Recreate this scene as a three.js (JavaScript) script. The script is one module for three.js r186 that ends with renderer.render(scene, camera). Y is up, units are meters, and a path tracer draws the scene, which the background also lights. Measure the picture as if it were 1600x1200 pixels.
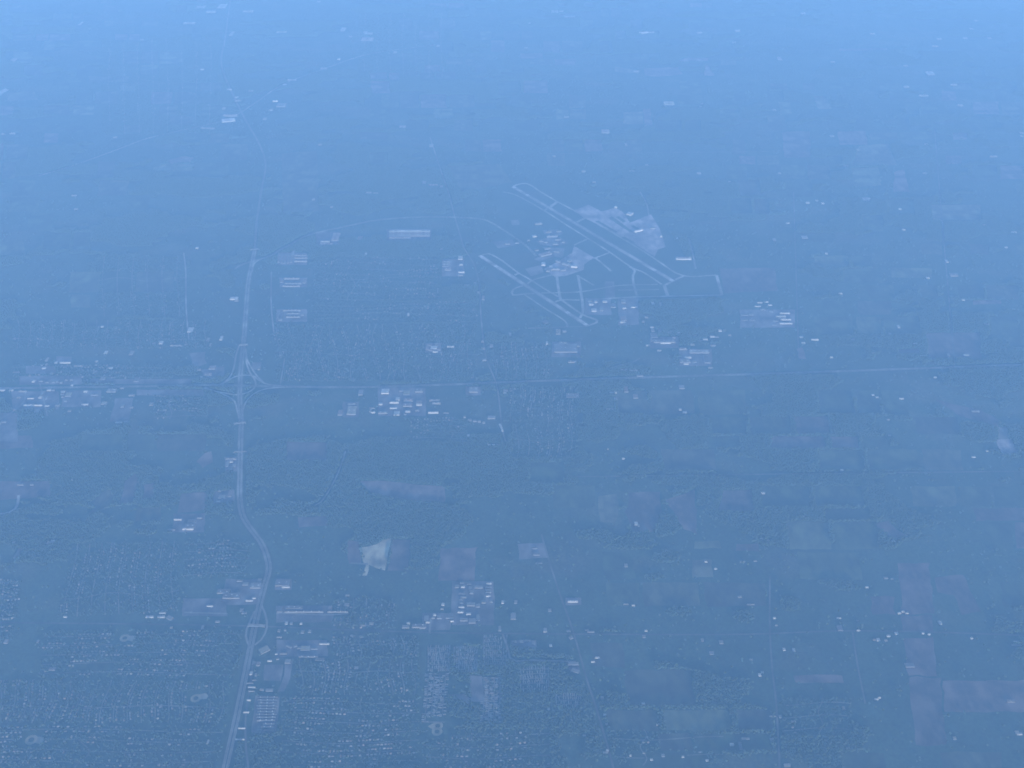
import * as THREE from 'three';
import { Sky } from 'three/addons/objects/Sky.js';
import { mergeGeometries } from 'three/addons/utils/BufferGeometryUtils.js';

// ---------------------------------------------------------------- camera, sky, sun, haze, exposure
const ALT = 5730, PITCH = 34.2 * Math.PI / 180, FOCAL = 1700;      // cruising height in metres; lens in pixels of a 1600 x 1200 frame
const scene = new THREE.Scene();
const camera = new THREE.PerspectiveCamera(2 * Math.atan(600 / FOCAL) * 180 / Math.PI, 4 / 3, 10, 400000);
const BACK = ALT / Math.tan(PITCH);
camera.position.set(0, ALT, BACK);
camera.lookAt(0, 0, 0);
camera.focus = 8;                                                  // the camera has focused short, near the cabin window: the far ground is slightly soft
camera.userData.fStop = 4.5;
const sunDir = new THREE.Vector3(0.30, 0.145, 0.93).normalize();
const sky = new Sky();
sky.name = 'sky';
sky.scale.setScalar(300000);
sky.material.uniforms.sunPosition.value.copy(sunDir);
sky.material.uniforms.turbidity.value = 3;
sky.material.uniforms.rayleigh.value = 1.4;
sky.material.uniforms.mieCoefficient.value = 0.004;
sky.userData = { kind: 'structure', label: 'hazy blue daytime sky above the plain', category: 'sky' };
scene.add(sky);
scene.environmentIntensity = 0.12;
const sun = new THREE.DirectionalLight(new THREE.Color(1.0, 0.95, 0.90), 4.6);
sun.name = 'sun';
sun.position.copy(sunDir).multiplyScalar(40000);
sun.castShadow = true;
Object.assign(sun.shadow.camera, { left: -12000, right: 12000, top: 12000, bottom: -12000, near: 10, far: 80000 });
sun.shadow.mapSize.set(4096, 4096);
scene.add(sun, sun.target);
scene.fog = new THREE.FogExp2(new THREE.Color().setRGB(0.205, 0.465, 0.95), 4.0e-5);
const renderer = new THREE.WebGLRenderer();
renderer.toneMapping = THREE.LinearToneMapping;
renderer.toneMappingExposure = 6.6;
renderer.shadowMap.enabled = true;

// ---------------------------------------------------------------- helpers
let seed = 20240611;
const rnd = () => { seed = (seed + 0x6d2b79f5) | 0; let t = Math.imul(seed ^ (seed >>> 15), 1 | seed); t = (t + Math.imul(t ^ (t >>> 7), 61 | t)) ^ t; return ((t ^ (t >>> 14)) >>> 0) / 4294967296; };
const rr = (a, b) => a + (b - a) * rnd();
const pick = (a) => a[Math.floor(rnd() * a.length)];
const lerp = (a, b, t) => a + (b - a) * t;
const S = Math.sin(PITCH), C = Math.cos(PITCH);
// survey: sight line (u, v) of the 1600 x 1200 plan sheet to map position on the plain, in metres east (x) and south (y)
function g(u, v) {
  const a = (u - 800) / FOCAL, b = (600 - v) / FOCAL;
  const dy = -S + b * C, dz = -C - b * S, t = -ALT / dy;
  return new THREE.Vector2(a * t, BACK + dz * t);
}
const gs = (list) => list.map(([u, v]) => g(u, v));
// value noise
const hash = (x, y) => { let h = Math.imul(x | 0, 374761393) + Math.imul(y | 0, 668265263) | 0; h = Math.imul(h ^ (h >>> 13), 1274126177); return ((h ^ (h >>> 16)) >>> 0) / 4294967296; };
function noise(x, y) {
  const ix = Math.floor(x), iy = Math.floor(y); let fx = x - ix, fy = y - iy;
  fx = fx * fx * (3 - 2 * fx); fy = fy * fy * (3 - 2 * fy);
  return lerp(lerp(hash(ix, iy), hash(ix + 1, iy), fx), lerp(hash(ix, iy + 1), hash(ix + 1, iy + 1), fx), fy);
}
const fbm = (x, y, n) => { let s = 0, a = 0.5, t = 0; for (let i = 0; i < n; i++) { s += a * noise(x + i * 17.3, y - i * 9.1); t += a; a *= 0.55; x *= 2.1; y *= 2.1; } return s / t; };
const names = new Map();
function numbered(name) { const n = names.get(name) || 0; names.set(name, n + 1); return n ? name + '_' + String(n).padStart(3, '0') : name; }
function shade(o) { o.castShadow = o.receiveShadow = true; return o; }
function tag(o, label, category, group, kind) {
  o.userData = { label, category };
  if (group) o.userData.group = group;
  if (kind) o.userData.kind = kind;
  return o;
}
// ground occupancy, 10 m cells
const OC = 2840, CELL = 10, HALF = OC * CELL / 2, occ = new Uint8Array(OC * OC);
const cellAt = (x, z) => { const i = Math.floor((x + HALF) / CELL), j = Math.floor((z + HALF) / CELL); return i < 0 || j < 0 || i >= OC || j >= OC ? -1 : j * OC + i; };
const taken = (x, z) => { const c = cellAt(x, z); return c < 0 ? 0 : occ[c]; };
function inside(p, x, z) { let r = false; for (let i = 0, j = p.length - 1; i < p.length; j = i++) if ((p[i].y > z) !== (p[j].y > z) && x < (p[j].x - p[i].x) * (z - p[i].y) / (p[j].y - p[i].y) + p[i].x) r = !r; return r; }
function occupy(p, value, grow = 0) {
  let a = 1e9, b = -1e9, c = 1e9, d = -1e9;
  for (const q of p) { a = Math.min(a, q.x); b = Math.max(b, q.x); c = Math.min(c, q.y); d = Math.max(d, q.y); }
  for (let x = a - grow; x <= b + grow; x += CELL) for (let z = c - grow; z <= d + grow; z += CELL) {
    if (grow ? (x > a - grow) : inside(p, x, z)) { const k = cellAt(x, z); if (k >= 0) occ[k] = Math.max(occ[k], value); }
  }
}
// materials
function grey(size, f) {
  const d = new Uint8Array(size * size * 4);
  for (let y = 0; y < size; y++) for (let x = 0; x < size; x++) { const c = f(x, y), k = (y * size + x) * 4; d[k] = c[0]; d[k + 1] = c[1]; d[k + 2] = c[2]; d[k + 3] = 255; }
  const t = new THREE.DataTexture(d, size, size); t.colorSpace = THREE.SRGBColorSpace; t.wrapS = t.wrapT = THREE.MirroredRepeatWrapping;
  t.magFilter = THREE.LinearFilter; t.minFilter = THREE.LinearMipmapLinearFilter; t.generateMipmaps = true; t.needsUpdate = true; return t;
}
const grain = grey(512, (x, y) => { const n = 0.7 * Math.min(1, Math.max(0, (fbm(x / 70, y / 110, 5) - 0.25) * 2)) + 0.3 * hash(x, y + 900); const v = 128 + 127 * n; return [v, v, v * 0.99]; });
const mats = new Map();
function mat(r, gg, b, rough = 0.9, map = grain) {
  const k = [r, gg, b, rough, map ? 1 : 0].join();
  if (!mats.has(k)) mats.set(k, new THREE.MeshStandardMaterial({ color: new THREE.Color().setRGB(r, gg, b), roughness: rough, map: map || null }));
  return mats.get(k);
}
const UVM = 600;
function planar(geo) { const p = geo.attributes.position, uv = new Float32Array(p.count * 2); for (let i = 0; i < p.count; i++) { uv[2 * i] = p.getX(i) / UVM; uv[2 * i + 1] = p.getZ(i) / UVM; } geo.setAttribute('uv', new THREE.BufferAttribute(uv, 2)); return geo; }
function polyGeo(p, y) {
  const area = THREE.ShapeUtils.area(p), q = area < 0 ? [...p].reverse() : p;
  const tri = THREE.ShapeUtils.triangulateShape(q, []);
  const pos = new Float32Array(q.length * 3); q.forEach((v, i) => pos.set([v.x, y, v.y], i * 3));
  const geo = new THREE.BufferGeometry(); geo.setAttribute('position', new THREE.BufferAttribute(pos, 3));
  geo.setIndex(tri.flatMap(([a, b, c]) => [a, c, b])); geo.computeVertexNormals(); return planar(geo);
}
function ragged(p, amount) {                                       // real plots have uneven edges
  const out = [];
  p.forEach((a, i) => {
    const b = p[(i + 1) % p.length], n = Math.max(1, Math.min(14, Math.round(a.distanceTo(b) / 55)));
    for (let k = 0; k < n; k++) { const q = a.clone().lerp(b, k / n); q.x += (noise(q.x / 70, q.y / 70 + 5) - 0.5) * 2 * amount + (hash(Math.round(q.x), Math.round(q.y)) - 0.5) * amount * 0.6; q.y += (noise(q.x / 70 + 40, q.y / 70) - 0.5) * 2 * amount; out.push(q); }
  });
  return out;
}
const RAGGED = { field: 11, yard: 8, parking_lot: 5, sand_pit: 12 };
function land(name, p, y, m, label, category = name.replace(/_/g, ' '), parent = scene) {
  const o = shade(new THREE.Mesh(polyGeo(RAGGED[name] ? ragged(p, RAGGED[name]) : p, y), m));
  if (parent === scene) { o.name = numbered(name); tag(o, label, category, null, 'structure'); } else o.name = name;
  parent.add(o); return o;
}
function smooth(p, step = 60) {
  if (p.length < 3) return p;
  const c = new THREE.CatmullRomCurve3(p.map((q) => new THREE.Vector3(q.x, 0, q.y)), false, 'centripetal');
  return c.getSpacedPoints(Math.max(4, Math.ceil(c.getLength() / step))).map((q) => new THREE.Vector2(q.x, q.z));
}
function ribbonGeo(p, width, y, offset = 0, height = null) {
  const pos = [], idx = [];
  p.forEach((q, i) => {
    const a = p[Math.max(0, i - 1)], b = p[Math.min(p.length - 1, i + 1)], l = Math.hypot(b.x - a.x, b.y - a.y) || 1, nx = -(b.y - a.y) / l, nz = (b.x - a.x) / l, h = y + (height ? height(i / (p.length - 1)) : 0);
    pos.push(q.x + nx * (offset - width / 2), h, q.y + nz * (offset - width / 2), q.x + nx * (offset + width / 2), h, q.y + nz * (offset + width / 2));
    if (i) { const k = 2 * i - 2; idx.push(k, k + 1, k + 2, k + 1, k + 3, k + 2); }
  });
  const geo = new THREE.BufferGeometry(); geo.setAttribute('position', new THREE.Float32BufferAttribute(pos, 3)); geo.setIndex(idx); geo.computeVertexNormals();
  if (geo.attributes.normal.getY(0) < 0) { const ix = geo.index.array; for (let i = 0; i < ix.length; i += 3) { const t = ix[i]; ix[i] = ix[i + 1]; ix[i + 1] = t; } geo.computeVertexNormals(); }
  return planar(geo);
}
function occupyLine(p, width, value) {
  for (let i = 1; i < p.length; i++) { const l = p[i].distanceTo(p[i - 1]), n = Math.ceil(l / 8); for (let k = 0; k <= n; k++) { const x = lerp(p[i - 1].x, p[i].x, k / n), z = lerp(p[i - 1].y, p[i].y, k / n), w = width / 2; for (let a = -w; a <= w; a += 8) for (let b = -w; b <= w; b += 8) { const c = cellAt(x + a, z + b); if (c >= 0) occ[c] = Math.max(occ[c], value); } } }
}
const LAYER = { verge: 0.3, field: 0.5, lot: 0.8, street: 1.1, road: 1.4, taxi: 1.4, highway: 1.7, runway: 2.0, apron: 1.7, paint: 2.3 };
const CONCRETE = mat(0.25, 0.238, 0.228), PALE = mat(0.37, 0.348, 0.33), ASPHALT = mat(0.12, 0.115, 0.115), LOT = mat(0.185, 0.165, 0.165), MOWN = mat(0.056, 0.08, 0.04), GRAVEL = mat(0.22, 0.2, 0.17), PAINT = mat(0.5, 0.5, 0.48, 0.8, null);
function road(name, pts, width, y, m, label, category = 'road') {
  const p = smooth(gs(pts)); occupyLine(p, width + 12, 3);
  const o = shade(new THREE.Mesh(ribbonGeo(p, width, y), m)); o.name = numbered(name); scene.add(o);
  return tag(o, label, category, null, 'structure');
}

// ---------------------------------------------------------------- the plain
{
  const N = 2048, span = 26000, d = new Uint8Array(N * N * 4);
  const toS = (c) => 255 * (c <= 0.0031308 ? 12.92 * c : 1.055 * Math.pow(c, 1 / 2.4) - 0.055);
  for (let y = 0; y < N; y++) for (let x = 0; x < N; x++) {
    const wx = x / N * span, wz = y / N * span;
    const big = fbm(wx / 1500, wz / 900, 3), mid = fbm(wx / 190 + 50, wz / 190, 3), fine = hash(x, y), dry = fbm(wx / 600 + 9, wz / 420 + 31, 3);
    const w = Math.min(1, Math.max(0, (big * 0.55 + mid * 0.45 - 0.34) * 3.2)), e = Math.min(1, Math.max(0, (dry - 0.55) * 4));
    const k = 0.72 + 0.56 * fine;
    const R = (lerp(0.016, 0.030, w) + 0.022 * e) * k, G = (lerp(0.034, 0.053, w) + 0.008 * e) * k, B = (lerp(0.020, 0.029, w) + 0.008 * e) * k;
    d.set([toS(R), toS(G), toS(B), 255], (y * N + x) * 4);
  }
  const t = new THREE.DataTexture(d, N, N); t.colorSpace = THREE.SRGBColorSpace; t.wrapS = t.wrapT = THREE.MirroredRepeatWrapping; t.magFilter = THREE.LinearFilter; t.minFilter = THREE.LinearMipmapLinearFilter; t.generateMipmaps = true; t.needsUpdate = true;
  const geo = new THREE.PlaneGeometry(150000, 150000, 120, 120).rotateX(-Math.PI / 2), p = geo.attributes.position, uv = geo.attributes.uv;
  for (let i = 0; i < p.count; i++) uv.setXY(i, p.getX(i) / span + 0.5, p.getZ(i) / span + 0.6);
  const o = shade(new THREE.Mesh(geo, new THREE.MeshStandardMaterial({ map: t, roughness: 0.95 })));
  o.name = 'ground'; tag(o, 'flat green plain of meadows and scrub reaching to the horizon', 'ground', null, 'structure'); scene.add(o);
}

// ---------------------------------------------------------------- highways
const freewayPts = [[338, 1262], [352, 1200], [372, 1110], [388, 1030], [400, 970], [412, 920], [420, 890], [417, 870], [408, 848], [393, 828], [380, 808], [375, 785], [375, 740], [376, 690], [377, 655], [375, 630], [375, 600], [378, 560], [381, 530], [384, 490], [388, 440], [393, 415], [398, 392]];
const northPts = [[398, 392], [401, 350], [408, 300], [415, 255], [405, 225], [385, 190], [365, 150], [346, 100], [352, 60], [360, 0], [365, -40]];
const crossPts = [[-60, 608], [0, 607], [200, 604], [340, 602], [430, 604], [560, 605], [700, 601], [800, 597], [1000, 590], [1200, 584], [1400, 577], [1600, 570], [1660, 568]];
const spurPts = [[367, 420], [376, 414.5], [389.5, 410], [407.5, 405], [424, 399.5], [437.5, 390.5], [455.5, 381.5], [470.5, 372.5], [490, 365], [535, 355], [580, 345.5], [620, 341], [680, 339], [720, 340], [745, 341.5], [759, 344], [778, 354], [801, 369], [822, 384], [838, 400]];
function highway(pts, lane, gap, verge, label, m0 = CONCRETE, lift) {
  const p = smooth(gs(pts)); occupyLine(p, verge + 10, 3);
  const v = shade(new THREE.Mesh(ribbonGeo(p, verge, LAYER.verge), MOWN)); v.name = numbered('verge'); scene.add(v); tag(v, 'mown grass verge and median of the ' + label, 'verge', null, 'structure');
  const root = new THREE.Group(); root.name = numbered('highway'); scene.add(root); tag(root, label + ' with two carriageways', 'highway', null, 'structure');
  for (const s of [-1, 1]) {
    const c = shade(new THREE.Mesh(ribbonGeo(p, lane, LAYER.highway, s * (gap + lane) / 2, lift), m0)); c.name = 'carriageway'; root.add(c);
    const marks = []; for (const e of [-1, 1]) marks.push(ribbonGeo(p, 0.3, LAYER.paint, s * (gap + lane) / 2 + e * (lane / 2 - 1.6), lift));
    const m = shade(new THREE.Mesh(mergeGeometries(marks), PAINT)); m.name = 'edge_line'; root.add(m);
  }
  return p;
}
highway(freewayPts, 18, 7, 72, 'north-south freeway curving through the interchange');
highway(northPts, 9, 5, 30, 'narrower highway carrying on north beyond the airport spur', ASPHALT);
highway(crossPts, 11, 6, 40, 'straight east-west highway crossing the freeway');
highway(spurPts, 10, 6, 34, 'curving spur highway leading to the airport');
for (const [pts, w, label] of [
  [[[318, 602], [348.5, 600], [362, 591], [374, 587], [395, 587], [404, 594], [416, 600], [440, 603]], 12, 'arching ramp on the north side of the interchange'],
  [[[318, 606], [327, 609], [350, 614], [368, 617], [383, 615], [393.5, 610], [399.5, 603], [398, 593], [392, 585], [386, 570], [384, 558]], 12, 'looping ramp from the west round the south of the interchange'],
  [[[320, 605], [332, 610], [357, 620], [367, 628], [370, 639], [374, 655]], 11, 'slip ramp from the west to the southbound freeway'],
  [[[452, 605], [430, 606], [410, 609], [395, 616.5], [384.5, 628], [380, 639], [378, 655]], 11, 'slip ramp from the east to the southbound freeway'],
  [[[374, 540], [369, 555], [366, 572], [360, 588], [348, 599], [335, 602]], 11, 'slip ramp from the freeway to the westbound highway'],
  [[[384, 545], [386, 561], [393, 575], [402, 588], [412, 598]], 11, 'slip ramp from the northern freeway to the eastbound highway'],
  [[[398, 955], [389, 975], [384, 990], [386, 1002], [391, 1012]], 10, 'short ramp on the west side of the freeway overpass'],
  [[[408, 945], [414, 958], [417, 972], [416, 985], [408, 1000], [398, 1008]], 10, 'short ramp on the east side of the freeway overpass'],
  [[[394, 425], [398, 411], [410, 404], [430, 397]], 10, 'ramp from the freeway up to the airport spur'],
]) road('ramp', pts, w + 4, LAYER.highway - 0.15, PALE, label, 'ramp');
// bridges that carry cross roads over the freeway
function bridge(pts, width, label) {
  const p = gs(pts), a = p[0], b = p[1], L = a.distanceTo(b), root = new THREE.Group();
  root.name = numbered('road_bridge'); root.position.set((a.x + b.x) / 2, 0, (a.y + b.y) / 2); root.rotation.y = -Math.atan2(b.y - a.y, b.x - a.x); scene.add(root);
  tag(root, label, 'bridge', 'road bridges over the freeway');
  const add = (name, w, h, d, x, y, z, m) => { const o = shade(new THREE.Mesh(new THREE.BoxGeometry(w, h, d), m)); o.position.set(x, y, z); o.name = name; root.add(o); };
  add('deck', L, 1.4, width, 0, 7.7, 0, PALE);
  for (const s of [-1, 1]) { add('parapet', L, 1.1, 0.5, 0, 8.95, s * (width / 2 - 0.25), PALE); add('abutment', 6, 7, width * 0.96, s * (L / 2 - 3), 3.5, 0, CONCRETE); }
  add('pier', 1.6, 7, width * 0.8, 0, 3.5, 0, CONCRETE);
}
bridge([[391, 391], [405, 390]], 20, 'pale concrete bridge over the freeway north of the airport spur');
bridge([[374, 540], [387, 539]], 18, 'pale concrete bridge over the freeway just north of the interchange');
bridge([[366, 663], [384, 661]], 18, 'pale concrete bridge over the freeway just south of the interchange');
bridge([[366, 707], [386, 706.5]], 12, 'slim concrete bridge over the straight freeway between wood and meadow');
bridge([[388, 978], [414, 979]], 20, 'pale concrete bridge over the freeway between its two short ramps');

// local roads
const GREYROAD = mat(0.18, 0.172, 0.165);
for (const [pts, w, label, m] of [
  [[[672, 215], [690, 270], [702, 305], [710, 337], [719, 367], [725, 387], [740, 412], [748, 440], [752, 500], [760, 560], [776, 602], [785, 672], [790, 690]], 13, 'grey road running past the western end of the airport', GREYROAD],
  [[[846, 835], [853, 860], [867, 905], [877, 935], [895, 985], [917, 1062], [935, 1117], [955, 1187], [962, 1215]], 13, 'grey road slanting through farmland east of the mobile home parks', ASPHALT],
  [[[-60, 972], [0, 973], [200, 975], [400, 978.5], [560, 985], [700, 989], [790, 990], [1000, 991.5], [1170, 991], [1320, 986], [1460, 988], [1600, 993], [1660, 995]], 13, 'grey east-west road passing over the freeway and on through fields', ASPHALT],
  [[[1203, 900], [1203, 985], [1207, 1050], [1212, 1090], [1219, 1215]], 13, 'straight grey road between green fields and scattered farmsteads', ASPHALT],
  [[[1332, 988], [1340, 1040], [1348, 1080], [1352, 1100]], 12, 'grey farm lane leading off the east-west road', ASPHALT],
  [[[540, 705], [530, 735], [515, 765], [500, 786], [492, 790]], 13, 'pale track slanting across the dark wood', CONCRETE],
  [[[60, 275], [110, 260], [180, 235], [225, 218], [260, 209], [355, 186], [400, 160], [440, 133], [500, 110], [575, 85], [680, 70]], 20, 'distant diagonal highway with scattered shops beside it', CONCRETE],
  [[[287, 395], [290, 420], [291, 482], [295, 530]], 14, 'narrow road running north from the town', CONCRETE],
  [[[424, 425], [424, 480], [428, 520]], 13, 'narrow road beside the striped apartment courts', CONCRETE],
  [[[396, 1030], [390, 1075], [384, 1120], [384, 1160], [390, 1215]], 12, 'frontage road east of the freeway', ASPHALT],
  [[[29, 774], [28, 786], [22, 797], [10, 802], [-20, 803]], 22, 'curved pale test track at the edge of the bare ground', PALE],
  [[[785, 990], [793, 1012], [800, 1032], [830, 1031.5], [870, 1033], [900, 1034]], 13, 'local street east of the mobile home parks', CONCRETE],
  [[[673, 966], [671, 990]], 14, 'short pale road linking works to the east-west road', PALE],
  [[[432, 958], [470, 959], [512, 961], [545, 958.5]], 12, 'pale service road along the shopping strip', PALE],
  [[[288, 957], [355, 959]], 12, 'pale service road west of the freeway', PALE],
  [[[1076, 372], [1082, 395], [1087, 420]], 20, 'pale perimeter road east of the military apron', CONCRETE],
  [[[825, 513], [870, 511.5], [919, 510]], 12, 'perimeter road beyond the southern runway end', CONCRETE],
  [[[548, 880], [575, 881.5]], 16, 'sandy track into the gravel pit', GRAVEL],
  [[[955, 575], [975, 569], [988, 566], [1000, 560]], 14, 'curving street south of the airport industrial sheds', CONCRETE],
  [[[1000, 300], [1010, 318], [1014, 336]], 16, 'pale road reaching the military apron from the north', CONCRETE],
  [[[0, 655], [25, 640], [37, 628], [40, 612]], 12, 'town street running down from the main highway', CONCRETE],
  [[[60, 590], [66, 615], [74, 650]], 12, 'town street crossing the shopping blocks', CONCRETE],
  [[[445, 560], [438, 600]], 10, 'lane dropping to the highway east of the interchange', CONCRETE],
  [[[1240, 300], [1243, 400], [1248, 560]], 11, 'long straight section road through the eastern farmland', ASPHALT],
  [[[1460, 200], [1475, 380], [1492, 574]], 11, 'straight section road beyond the eastern farmsteads', ASPHALT],
  [[[880, 240], [1240, 236], [1650, 228]], 11, 'far east-west section road across the hazy plain', ASPHALT],
  [[[900, 745], [1200, 741], [1650, 736]], 11, 'narrow section road across the dark farmland', ASPHALT],
]) road(w > 12 ? 'road' : 'street', pts, w, LAYER.road, m, label);

// ---------------------------------------------------------------- airport
function strip(name, a, b, w, y, m, label, marks) {
  const p = gs([a, b]); occupyLine(p, w + 120, 2); occupyLine(p, w, 3);
  const n = 40, q = [...Array(n + 1)].map((_, i) => p[0].clone().lerp(p[1], i / n));
  const root = new THREE.Group(); root.name = numbered(name); scene.add(root); tag(root, label, name, null, 'structure');
  const add = (nm, geo, mm) => { const o = shade(new THREE.Mesh(geo, mm)); o.name = nm; root.add(o); };
  add('pavement', ribbonGeo(q, w, y), m);
  add('shoulder', ribbonGeo(q, w + 22, y - 0.3), ASPHALT);
  if (marks) {
    const L = p[0].distanceTo(p[1]), dir = p[1].clone().sub(p[0]).normalize(), seg = (s, l, off, ww) => ribbonGeo([p[0].clone().addScaledVector(dir, s), p[0].clone().addScaledVector(dir, s + l)], ww, y + 0.3, off);
    const dashes = []; for (let s = 120; s < L - 150; s += 61) dashes.push(seg(s, 36, 0, 0.9));
    add('centre_line', mergeGeometries(dashes), PAINT);
    for (const e of [0, 1]) { const bars = []; for (let k = -6; k < 6; k++) bars.push(seg(e ? L - 60 : 15, 45, (k + 0.5) * 3.4, 1.8)); add('threshold_bars', mergeGeometries(bars), PAINT); }
    for (const e of [0, 1]) add('aiming_point', mergeGeometries([-1, 1].map((s) => seg(e ? L - 350 : 300, 50, s * 11, 8))), PAINT);
  }
}
strip('runway', [801, 291.5], [1053, 440], 46, LAYER.runway, PALE, 'long pale runway between the terminal and the military apron', true);
strip('runway', [749, 399], [918, 509], 44, LAYER.runway, PALE, 'shorter pale runway southwest of the terminal', true);
const TX = [
  [[[802, 291], [812, 287.5], [823, 287], [845, 300], [871.5, 315.5], [897, 329], [935, 351], [980, 377], [1016, 399.5], [1031, 410], [1068.5, 431], [1119.5, 430]], 24, 'taxiway along the military apron side of the long runway'],
  [[[1119.5, 430], [1124, 446], [1128, 461]], 30, 'disused taxiway closing the eastern corner of the airfield'],
  [[[1128, 461], [1080, 462], [1043, 463], [996, 464], [940, 467]], 22, 'straight taxiway along the southern edge of the airfield'],
  [[[859, 324], [871, 315]], 40, 'wide link between long runway and northern taxiway'],
  [[[850, 329], [859, 324]], 26, 'link from the long runway towards the terminal side'],
  [[[900, 348], [913, 341]], 34, 'link from the long runway to the military apron'],
  [[[786, 300], [801, 303], [850, 329], [885, 351.5], [921, 374], [954, 395], [989, 419], [1004, 425], [1034, 444.5]], 20, 'taxiway along the terminal side of the long runway'],
  [[[1068.5, 431], [1052, 439], [1038, 446]], 28, 'diagonal link at the eastern runway end'],
  [[[1038, 446], [1043, 462]], 32, 'wide stub joining runway end to the edge taxiway'],
  [[[897, 383], [919, 373]], 20, 'northern link from terminal apron to taxiway'],
  [[[928, 404], [954, 394]], 20, 'eastern link from terminal apron to taxiway'],
  [[[750, 400], [756, 397.5], [763.5, 396.5], [781.5, 405.5], [810, 426.5], [831, 438.5], [850, 451], [873, 464]], 20, 'taxiway beside the shorter runway'],
  [[[804, 430], [812, 426.5]], 24, 'small link on the shorter runway'],
  [[[822, 446], [831, 438.5], [862, 429.5]], 22, 'taxiway from the shorter runway to the terminal apron'],
  [[[822, 446], [812, 448], [802.5, 452], [801, 461], [819, 459.5], [844, 458]], 22, 'looping old taxiway west of the shorter runway'],
  [[[819, 460], [850, 481], [885, 504], [886, 511]], 15, 'faded old taxiway south of the shorter runway'],
  [[[844, 458], [907, 456], [965, 446.5], [1028, 444.5]], 18, 'faded old crosswind strip across the airfield'],
  [[[966, 453.5], [1030, 452.5]], 16, 'faint parallel strip beside the crosswind strip'],
  [[[870, 431], [873, 453.5], [876, 469]], 26, 'taxiway running south from the terminal apron'],
  [[[903, 430], [907.5, 455], [910.5, 488], [906, 497]], 26, 'longer taxiway running south from the terminal apron'],
  [[[865, 473], [876, 469], [906, 469]], 22, 'short taxiway joining the two southern taxiways'],
  [[[879, 470], [912, 492.5], [934.5, 502], [918, 509]], 24, 'taxiway ending at the southern runway threshold'],
  [[[903, 431], [928, 446]], 16, 'faint taxiway leading southeast from the terminal apron'],
  [[[930, 403], [945, 415], [955, 424]], 24, 'old hardstand strip southeast of the terminal apron'],
  [[[984, 417], [992, 423], [989, 431], [990.5, 446], [995, 462]], 22, 'bent taxiway linking runway and airfield edge'],
];
for (const [pts, w, label] of TX) { occupyLine(gs(pts), w + 110, 2); road('taxiway', pts, w + 3, LAYER.taxi, PALE, label, 'taxiway'); }
const APR = mat(0.37, 0.315, 0.315);
for (const [pts, m, label] of [
  [[[897, 329], [919.5, 320], [940, 330.5], [962, 324.5], [974, 332], [984, 348], [1017, 335], [1031, 357.5], [1040, 386], [1028, 390], [1023, 401], [992, 381.5], [950, 358], [913, 341]], APR, 'broad pale military apron north of the long runway'],
  [[[897, 384.5], [928.5, 402.5], [913, 413], [912, 422], [885, 431], [867, 433], [850, 420.5], [880, 404], [894, 395]], APR, 'pale terminal apron between the two runways'],
]) { const p = gs(pts); occupy(p, 3); land('apron', p, LAYER.apron, m, label); }
for (const [pts, label] of [
  [[[951, 341], [956, 338], [985, 359], [990, 363], [984, 363]], 'long grass island inside the military apron'],
  [[[962, 339], [967, 338], [978, 346], [974, 348]], 'small grass island near the hangars'],
  [[[985, 353], [990, 352], [1000, 358], [995, 360]], 'grass island beside the long white shed'],
  [[[930, 346], [935, 345], [966, 363], [962, 364]], 'thin grass strip between apron and northern taxiway'],
  [[[970, 371], [976, 370], [992, 379], [987, 380]], 'short grass strip at the eastern apron edge'],
]) land('grass_island', gs(pts), LAYER.apron + 0.3, MOWN, label, 'grass');
for (const [pts, label] of [
  [[[834, 405], [861, 395], [865, 401], [844, 408.5]], 'pinkish car park west of the terminal'],
  [[[848, 360], [872, 358], [880, 364], [874, 368], [850, 366]], 'grey car park northwest of the terminal'],
  [[[838, 377], [856, 371], [874, 370], [888, 380], [868, 385], [846, 383]], 'grey car park by the rental sheds'],
  [[[798, 344], [810, 343], [812, 351], [800, 352]], 'small paved lot by the spur highway'],
  [[[770, 378], [800, 374], [806, 383], [778, 388]], 'gravelled lot west of the terminal loop'],
  [[[945, 440], [960, 440], [961, 465], [946, 466]], 'square faded hardstand near the airfield edge'],
  [[[820, 420], [846, 414], [850, 425], [830, 432]], 'overflow car park beside the shorter runway'],
  [[[846, 386], [882, 388], [880, 403], [866, 401], [862, 394]], 'car park inside the terminal loop'],
]) { const p = gs(pts); occupy(p, 3); land('parking_lot', p, LAYER.lot, LOT, label); }
occupy(gs([[785, 285], [830, 280], [1000, 325], [1040, 355], [1085, 420], [1130, 428], [1130, 464], [940, 470], [936, 508], [905, 512], [740, 402], [770, 388]]), 1);

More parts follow.
